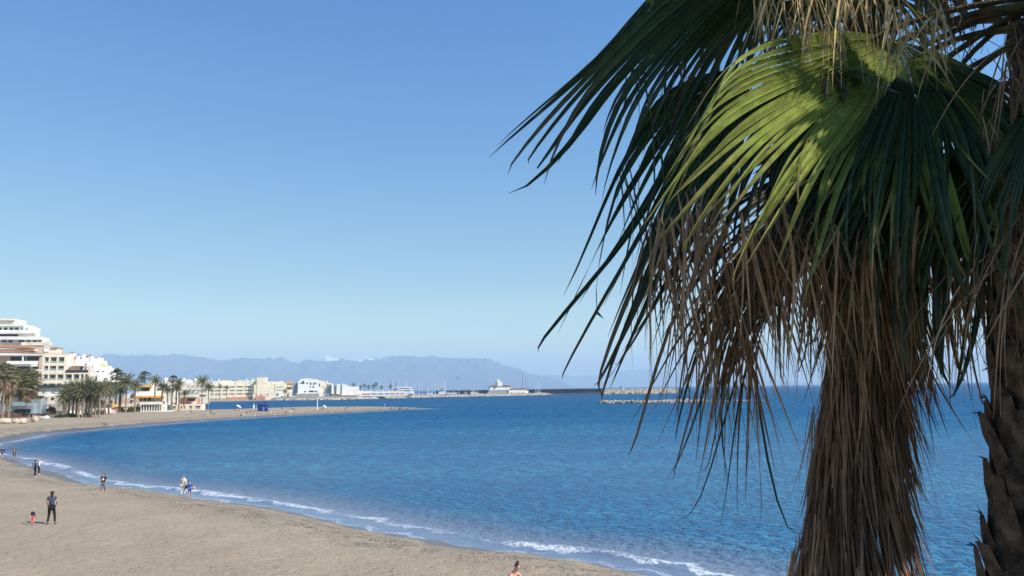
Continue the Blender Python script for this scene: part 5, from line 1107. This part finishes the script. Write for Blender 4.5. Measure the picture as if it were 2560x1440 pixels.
def joints(pose, child=False):
    J = dict(pelvis=(0,0,.95), spine=(0,.01,1.12), chest=(0,.01,1.32), neck=(0,.01,1.46), head0=(0,-.005,1.55), head1=(0,-.012,1.63), head2=(0,.005,1.71),
             shl=(-.17,.01,1.41), ell=(-.215,.04,1.14), wrl=(-.225,-.03,.90), shr=(.17,.01,1.41), elr=(.215,.04,1.14), wrr=(.225,-.03,.90),
             hil=(-.09,0,.90), knl=(-.10,-.02,.49), anl=(-.10,.02,.08), tol=(-.11,-.14,.035), hir=(.09,0,.90), knr=(.10,-.02,.49), anr=(.10,.02,.08), tor=(.11,-.14,.035))
    if pose == 'walk': J.update(knl=(-.09,-.19,.52), anl=(-.10,-.24,.10), tol=(-.11,-.40,.07), knr=(.09,.06,.49), anr=(.10,.26,.13), tor=(.11,.14,.03), ell=(-.22,.14,1.16), wrl=(-.24,.16,.93), elr=(.22,-.05,1.15), wrr=(.22,-.22,.97))
    if pose == 'stride': J.update(knl=(-.16,-.05,.50), anl=(-.21,.02,.08), tol=(-.26,-.12,.035), knr=(.10,-.04,.50), anr=(.14,.06,.08), tor=(.15,-.08,.035), ell=(-.27,.05,1.18), wrl=(-.20,-.12,1.02), elr=(.24,.0,1.15), wrr=(.18,-.15,.98))
    if pose == 'raise': J.update(elr=(.22,-.20,1.30), wrr=(.24,-.42,1.42))
    if pose == 'bag': J.update(ell=(-.24,.06,1.16), wrl=(-.27,.0,.90), elr=(.22,-.04,1.15), wrr=(.22,-.14,.95), knl=(-.09,-.12,.50), anl=(-.09,-.10,.08), tol=(-.10,-.26,.035), anr=(.09,.14,.10), tor=(.10,.0,.03))
    if pose == 'bend': J.update(spine=(0,-.10,1.08), chest=(0,-.26,1.20), neck=(0,-.36,1.27), head0=(0,-.44,1.29), head1=(0,-.50,1.31), head2=(0,-.57,1.33), shl=(-.17,-.30,1.24), shr=(.17,-.30,1.24), ell=(-.2,-.32,.98), wrl=(-.18,-.40,.75), elr=(.2,-.32,.98), wrr=(.18,-.40,.75))
    if pose == 'sit':
        d = .80; J = {k: (v[0], v[1], v[2]-d) for k, v in J.items()}
        J.update(knl=(-.14,-.38,.46), anl=(-.12,-.66,.08), tol=(-.13,-.82,.05), knr=(.14,-.38,.46), anr=(.12,-.66,.08), tor=(.13,-.82,.05), ell=(-.24,-.16,.42), wrl=(-.16,-.36,.44), elr=(.24,-.16,.42), wrr=(.16,-.36,.44))
        for k in ('spine', 'chest', 'neck', 'shl', 'shr'): J[k] = (J[k][0], J[k][1]-.06*(J[k][2]), J[k][2])
    if pose == 'hug':
        d = .80; J = {k: (v[0], v[1], v[2]-d) for k, v in J.items()}
        J.update(spine=(0,-.05,.30), chest=(0,-.15,.48), neck=(0,-.22,.62), head0=(0,-.27,.70), head1=(0,-.31,.77), head2=(0,-.33,.855), shl=(-.17,-.18,.57), shr=(.17,-.18,.57), knl=(-.12,-.42,.44), anl=(-.10,-.50,.06), tol=(-.11,-.66,.04), knr=(.12,-.42,.44), anr=(.10,-.50,.06), tor=(.11,-.66,.04), ell=(-.24,-.36,.34), wrl=(-.10,-.54,.30), elr=(.24,-.36,.34), wrr=(.10,-.54,.30))
    if pose == 'lie':
        J = {k: (v[0], .9-v[2], .12+v[1]) for k, v in J.items()}
        J.update(tol=(-.14,.86,.18), tor=(.14,.86,.18))
    return J
LK = [('pelvis','spine'),('spine','chest'),('chest','neck'),('neck','head0'),('head0','head1'),('head1','head2'),('chest','shl'),('shl','ell'),('ell','wrl'),('chest','shr'),('shr','elr'),('elr','wrr'),('pelvis','hil'),('hil','knl'),('knl','anl'),('anl','tol'),('pelvis','hir'),('hir','knr'),('knr','anr'),('anr','tor')]
RD = dict(pelvis=(.135,.105), spine=(.115,.09), chest=(.13,.10), neck=(.055,.055), head0=(.062,.072), head1=(.076,.092), head2=(.060,.070), shl=(.058,.058), shr=(.058,.058), ell=(.040,.040), elr=(.040,.040), wrl=(.027,.022), wrr=(.027,.022), hil=(.088,.088), hir=(.088,.088), knl=(.056,.056), knr=(.056,.056), anl=(.036,.040), anr=(.036,.040), tol=(.035,.022), tor=(.035,.022))
def skinned(name, verts, edges, radii, root, m, parent, sub=1):
    me = bpy.data.meshes.new(name); me.from_pydata(verts, edges, []); me.materials.append(m); o = bpy.data.objects.new(name, me); C.objects.link(o)
    md = o.modifiers.new('skin', 'SKIN'); md.use_smooth_shade = True
    sv = me.skin_vertices[0].data
    for i, r in enumerate(radii): sv[i].radius = r
    sv[root].use_root = True
    s = o.modifiers.new('sub', 'SUBSURF'); s.levels = sub; s.render_levels = sub
    if parent is not None: o.parent = parent
    return o
def subset(name, J, links, add, m, parent, H, cut=None, sc=1.0):
    names = []; 
    for a, b in links:
        for n in (a, b):
            if n not in names: names.append(n)
    V = [Vector(J[n]) for n in names]; E = [(names.index(a), names.index(b)) for a, b in links]
    cut = cut or {}
    for n, (toward, f) in cut.items(): V[names.index(n)] = Vector(J[toward]).lerp(Vector(J[n]), f)
    return skinned(name, [tuple(v*H) for v in V], E, [((RD[n][0]*sc+add)*H, (RD[n][1]*sc+add)*H) for n in names], 0, m, parent)
def person(px, py, label, H=1.7, pose='stand', rot=0.0, top=None, bot=None, hair=None, hairlen=0, shoes=None, sleeve=.5, leglen=.95, near_=False, skin=skin_m, skirt=None, group=None, hs=1.0, print_=None, bag=None, pos=None, fat=1.0, hat=None, bun=False):
    g = pos or ground(px, py); o = thing('person', label, 'person', g[:], rot, group); J = {k: Vector(v) for k, v in joints(pose).items()}; S = H/1.78
    if hs != 1.0:      # children: larger head
        nk = J['neck'].copy()
        for k in ('head0', 'head1', 'head2'): J[k] = nk+(J[k]-nk)*hs
    nm = list(RD.keys()); V = [J[n]*S for n in nm]; E = [(nm.index(a), nm.index(b)) for a, b in LK]
    R_ = [((RD[n][0]*(hs if 'head' in n else 1))*S, (RD[n][1]*(hs if 'head' in n else 1))*S) for n in nm]
    fwd = Vector((0, -1, 0)) if pose != 'lie' else Vector((0, 0, 1))
    # nose
    hd = J['head1']*S; nz = len(V); V.append(hd+fwd*(.105*hs*S)+Vector((0, 0, -.012))*S); R_.append((.010*S, .012*S)); E.append((nm.index('head1'), nz))
    # hands with five fingers
    for sd, w_, e_ in ((-1, 'wrl', 'ell'), (1, 'wrr', 'elr')):
        wv = J[w_]*S; d = (J[w_]-J[e_]).normalized(); pa = len(V); V.append(wv+d*.07*S); R_.append((.034*S, .017*S)); E.append((nm.index(w_), pa))
        if near_:
            sdv = Vector((0, -1, 0)) if abs(d.y) < .8 else Vector((1, 0, 0)); sdv = (sdv-d*sdv.dot(d)).normalized(); cu = d.cross(sdv)*(-sd)
            for q_ in range(4):
                b0 = len(V); off = sdv*((q_-1.5)*.021*S); ln = (.075, .085, .08, .062)[q_]*S
                V += [wv+d*.095*S+off, wv+d*(.095*S+ln*.55)+off+cu*.008*S, wv+d*(.095*S+ln)+off+cu*.026*S]; R_ += [(.0095*S,)*2, (.0085*S,)*2, (.007*S,)*2]; E += [(pa, b0), (b0, b0+1), (b0+1, b0+2)]
            b0 = len(V); V += [wv+d*.045*S+sdv*.035*S, wv+d*.085*S+sdv*.056*S+cu*.012*S]; R_ += [(.011*S,)*2, (.009*S,)*2]; E += [(pa, b0), (b0, b0+1)]
        else:
            b0 = len(V); V.append(wv+d*.15*S); R_.append((.022*S, .012*S)); E.append((pa, b0))
    skinned('body', [tuple(v) for v in V], E, R_, 0, skin, o, 2 if near_ else 1)
    TL = [('pelvis','spine'),('spine','chest'),('chest','shl'),('shl','ell'),('chest','shr'),('shr','elr')]
    if top: 
        cut = {'ell': ('shl', sleeve), 'elr': ('shr', sleeve)} if sleeve <= 1 else {}
        L_ = TL+([('ell','wrl'),('elr','wrr')] if sleeve > 1 else [])
        subset('shirt', J, L_, .020, top, o, S, cut, fat)
    if bot:
        cut = {'anl': ('knl', leglen), 'anr': ('knr', leglen)}
        subset('trousers', J, [('pelvis','hil'),('hil','knl'),('knl','anl'),('pelvis','hir'),('hir','knr'),('knr','anr')] if leglen > 0 else [('pelvis','hil'),('hil','knl'),('pelvis','hir'),('hir','knr')], .016, bot, o, S, cut if leglen > 0 else {'knl': ('hil', .8), 'knr': ('hir', .8)}, fat*.98)
    if skirt:
        p = J['pelvis']*S; MB().tube([p+Vector((0, 0, .12*S)), p, p+Vector((0, 0, -.22*S))], [.14*S, .17*S, .19*S], 12, True, .8).build('skirt', skirt, o, smooth=True, local=True)
    if hair is not None:
        h1 = J['head1']*S; h2 = J['head2']*S; u_ = (J['head2']-J['head0']).normalized(); bk = -fwd
        vv = [h1+bk*.020*S*hs, h2+u_*.006*S+bk*.015*S]; ee = [(0, 1)]; rr = [(.088*S*hs, .088*S*hs), (.072*S*hs, .078*S*hs)]
        if hairlen:
            vv += [h1+bk*.075*S-u_*.10*S, h1+bk*.10*S-u_*hairlen*S]; rr += [(.078*S, .05*S), (.055*S, .03*S)]; ee += [(0, 2), (2, 3)]
        if bun: vv += [h2+u_*.055*S+bk*.03*S, h2+u_*.11*S+bk*.03*S]; rr += [(.03*S, .03*S), (.042*S, .042*S)]; ee += [(1, len(vv)-2), (len(vv)-2, len(vv)-1)]
        skinned('hair', [tuple(v) for v in vv], ee, rr, 0, hair, o, 2)
    if hat: h2 = J['head2']*S; MB().tube([h2+Vector((0, 0, -.03)), h2+Vector((0, 0, .01)), h2+Vector((0, 0, .06))], [.105*S, .10*S, .05*S], 12).build('cap', hat, o, smooth=True, local=True)
    # eyes
    if near_:
        for s_ in (-1, 1): MB().blob(tuple(hd+fwd*.082*S*hs+Vector((s_*.03*S*hs, 0, .018*S))), .010*S, sub=1, jit=0).build('eye', shoe_k, o, local=True)
    if shoes:
        for a, t in (('anl', 'tol'), ('anr', 'tor')):
            A = J[a]*S; T = J[t]*S; skinned('shoe', [tuple(A+Vector((0, .03*S, -.02*S))), tuple(A.lerp(T, .5)+Vector((0, 0, -.012*S))), tuple(T)], [(0, 1), (1, 2)], [(.048*S, .05*S), (.046*S, .042*S), (.042*S, .03*S)], 0, shoes, o)
    if print_ is not None:
        c = J['chest']*S; mb = MB(); r = .075*S
        for a in range(14): t = 6.2832*a/14; mb.v.append((math.cos(t)*r, c.y-.15*S, c.z-.06*S+math.sin(t)*r*1.4))
        for a in range(14): t = 6.2832*a/14; mb.v.append((math.cos(t)*r, c.y-.10*S, c.z-.06*S+math.sin(t)*r*1.4))
        mb.f = [tuple(range(14))]+[(a, (a+1) % 14, 14+(a+1) % 14, 14+a) for a in range(14)]; mb.build('shirt_print', print_, o, local=True)
    if bag:
        bm, kind = bag; c = J['chest']*S
        if kind == 'back': m_ = MB().box(-.15*S, .15*S, c.y+.11*S, c.y+.25*S, c.z-.30*S, c.z+.12*S).build('backpack', bm, o, local=True)
        else: m_ = MB().box(-.36*S, -.24*S, -.1*S, .16*S, .62*S, .88*S).build('shoulder_bag', bm, o, local=True)
        bv = m_.modifiers.new('bevel', 'BEVEL'); bv.width = .04; bv.segments = 3
    return o
P_ = math.pi
person(126, 1311, 'woman in slate T-shirt and black leggings walking beside a toddler', 1.70, 'stride', P_+.35, K['slate'], K['black'], hr_b, .30, shoe_k, .55, near_=True, skirt=K['black'])
person(81, 1312, 'blond toddler in navy top and bright pink trousers on the sand', .80, 'stand', P_-.2, K['navy'], K['pink'], hr_y, 0, None, 1.2, near_=True, hs=1.35, fat=1.15)
person(257, 1237, 'long haired girl in an oversized black T-shirt with a white print facing the camera', 1.56, 'walk', .1, K['black'], K['grey'], hr_k, .28, None, .7, leglen=.5, near_=True, print_=K['white'], fat=1.15, hairlen=.25) if False else person(257, 1237, 'girl with long black hair in a black T-shirt with a white print, facing the camera', 1.56, 'walk', .1, K['black'], K['grey'], hr_k, .26, None, .7, leglen=.5, near_=True, print_=K['white'], fat=1.12)
person(457, 1240, 'tall adult in loose cream clothes walking away along the swash', 1.78, 'bag', P_-.1, K['cream'], K['cream'], hr_g, 0, None, 1.2, leglen=.9, near_=True, fat=1.12, bag=(K['black'], 'side'))
cb = person(473, 1245, 'child in a bright blue shirt carrying a ball beside the cream clothed adult', 1.36, 'bag', P_+.1, K['blue'], K['blue'], hr_k, 0, None, .8, leglen=0, near_=True, hs=1.08)
g = cb.location; tag(MB().blob((g.x+.36, g.y-.05, g.z+.76), .12, sub=2, jit=0).build('ball', mat('pinkish_ball', (.5, .32, .28), .5, .1, 3), None, True), 'pinkish ball tucked under the arm of the child in blue', 'ball')
person(87, 1193, 'person in black with a grey backpack and white shoes', 1.68, 'stand', P_*.75, K['black'], K['black'], hr_k, .12, shoe_w, 1.3, near_=True, bag=(K['grey'], 'back'))
person(96.5, 1187, 'person in white top holding up a phone, black trousers and white shoes', 1.66, 'raise', 2.3, K['white'], K['black'], hr_g, 0, shoe_w, 1.3, near_=True)
person(35, 1149, 'man in dark T-shirt with a pale print wading through the swash', 1.72, 'walk', P_*.1, K['black'], K['olive'], hr_k, 0, None, .6, leglen=.2, near_=True, print_=K['cream'], skin=skin_t)
person(5, 1148, 'person in navy jacket and shorts wading at the left photo edge', 1.68, 'walk', P_*1.4, K['navy'], K['navy'], hr_k, 0, None, 1.2, leglen=0, near_=True)
person(1276, 1466, 'bare shouldered woman with a dark hair bun crouching at the bottom edge', 1.66, 'hug', .9, None, None, hr_b, 0, None, near_=True, skin=mat('skin_light', (.56, .32, .22), .55, .05, 9), skirt=None, bun=True, pos=Vector(pt(1273, 1483, 21.5)))
# small figures on the far sand
FP = [(527,1036,'stand','black','black','standing dark figure at the left end of the spit'),(534,1037,'sit','black','grey','dark figure sitting at the feet of the standing one'),(470,1033,'sit','cream','cream','pale figure sitting left of a small group under the palms'),(478,1035,'bend','black','grey','dark figure bending in the small group under the palms'),(485,1033,'sit','white','grey','pale shirted figure sitting at the right of the small group'),(508,1036,'lie','cream','cream','sunbather lying left of the standing dark figure'),(515,1036,'lie','rose','cream','second sunbather lying by the standing dark figure'),(587,1026,'bend','grey','red','figure bending beside the tilted white umbrella'),(596,1027,'sit','cream','black','figure sitting in the shade of the tilted white umbrella'),(602,1044,'stand','grey','black','small standing figure at the water below the white umbrella'),(611,1037,'lie','cream','white','pale sunbather lying left of the blue tower'),(617,1033,'sit','black','black','dark seated figure between umbrella and tower'),(626,1031,'sit','grey','olive','seated figure just left of the closed umbrella'),(638,1041,'sit','white','white','white dressed figure sitting near the water below the tower'),(670,1028,'lie','black','grey','dark figure lying at the right foot of the blue tower'),(678,1037,'bend','cream','cream','pale figure bending right of the tower'),(686,1038,'sit','cream','white','pale seated figure right of the bending one'),(715,1037,'stand','black','olive','dark figure standing left of the small white umbrella'),(705,1023,'sit','black','black','left of two dark seated figures near the bay crest'),(709,1023,'sit','white','grey','pale shirted figure close to the spit crest'),(730,1024,'sit','black','navy','left of two dark figures beyond the small white umbrella'),(735,1025,'sit','black','black','right of two dark figures beyond the small white umbrella'),(806,1025,'sit','black','black','dark figure sitting under the umbrella by the pole'),(830,1032,'sit','white','white','white figure sitting alone near the front water line'),(858,1028,'lie','rose','rose','figure lying on a pink towel'),(863,1024,'sit','grey','black','grey figure sitting behind the pink towel'),(868,1023,'stand','navy','black','dark figure standing behind the pink towel'),(886,1022,'sit','black','white','figure sitting right of the pink towel'),(924,1021,'sit','white','grey','pale figure sitting on the thin part of the spit'),(978,1022,'sit','grey','black','seated figure left of the two dark walkers'),(998.5,1027,'walk','black','black','left of two dark walkers near the spit end'),(1002,1027,'walk','navy','black','right of two dark walkers near the spit end'),(1018,1026,'walk','white','black','lone walker in a pale top nearest the spit tip')]
for i, (px, py, po, t_, b_, l_) in enumerate(FP):
    person(px, py, l_, 1.7, po, random.uniform(0, 6.28), K[t_], K[b_], (hr_k, hr_b)[i % 2], 0, None, .6, leglen=.6, group='people on the far sand')
PP = [(4,1042,'red','black','person in red on the bar terrace at the left edge'),(22,1043,'red','grey','person in a red shirt under the dark grey awning'),(32,1043,'white','black','person in a white shirt under the dark grey awning'),(72,1040,'grey','navy','person in grey beside the sign board post'),(78,1040,'navy','black','person in navy right of the sign board post'),(86,1039,'white','teal','person in white shirt between the sign and the red railing'),(94,1038,'cream','black','person in cream top at the top of the ramp'),(99,1037,'teal','grey','person in teal at the top of the ramp'),(255,1038,'red','black','person in a red top standing left of the flag coloured parasols'),(264,1037,'black','black','person in black between the red topped person and the parasols'),(272,1036,'blue','navy','person in bright blue beside the yellow parasol'),(316,1031,'white','black','person in white behind the palm trunks by the tent'),(408,1011,'black','black','person in black on the terrace left of the white arch'),(413,1011,'white','navy','person in white on the terrace at the white arch'),(422,1011,'navy','black','person in navy standing inside the white arch'),(466,1013,'black','grey','person in black at the salmon restaurant')]
for px, py, t_, b_, l_ in PP: person(px, py, l_, 1.72, random.choice(['stand', 'walk']), random.uniform(0, 6.28), K[t_], K[b_], hr_k, 0, None, .7, leglen=.8, group='people on the promenade')
# towels
for px, py, c_, l_ in ((858,1029,'rose','pink towel under the lying figure on the spit'),(508,1037,'blue','blue towel under the leftmost sunbather'),(611,1038,'cream','cream towel left of the blue tower')):
    g = ground(px, py); tag(MB().box(g.x-1.0, g.x+1.0, g.y-.5, g.y+.5, g.z-.02, g.z+.05).build('towel', K[c_]), l_, 'towel')
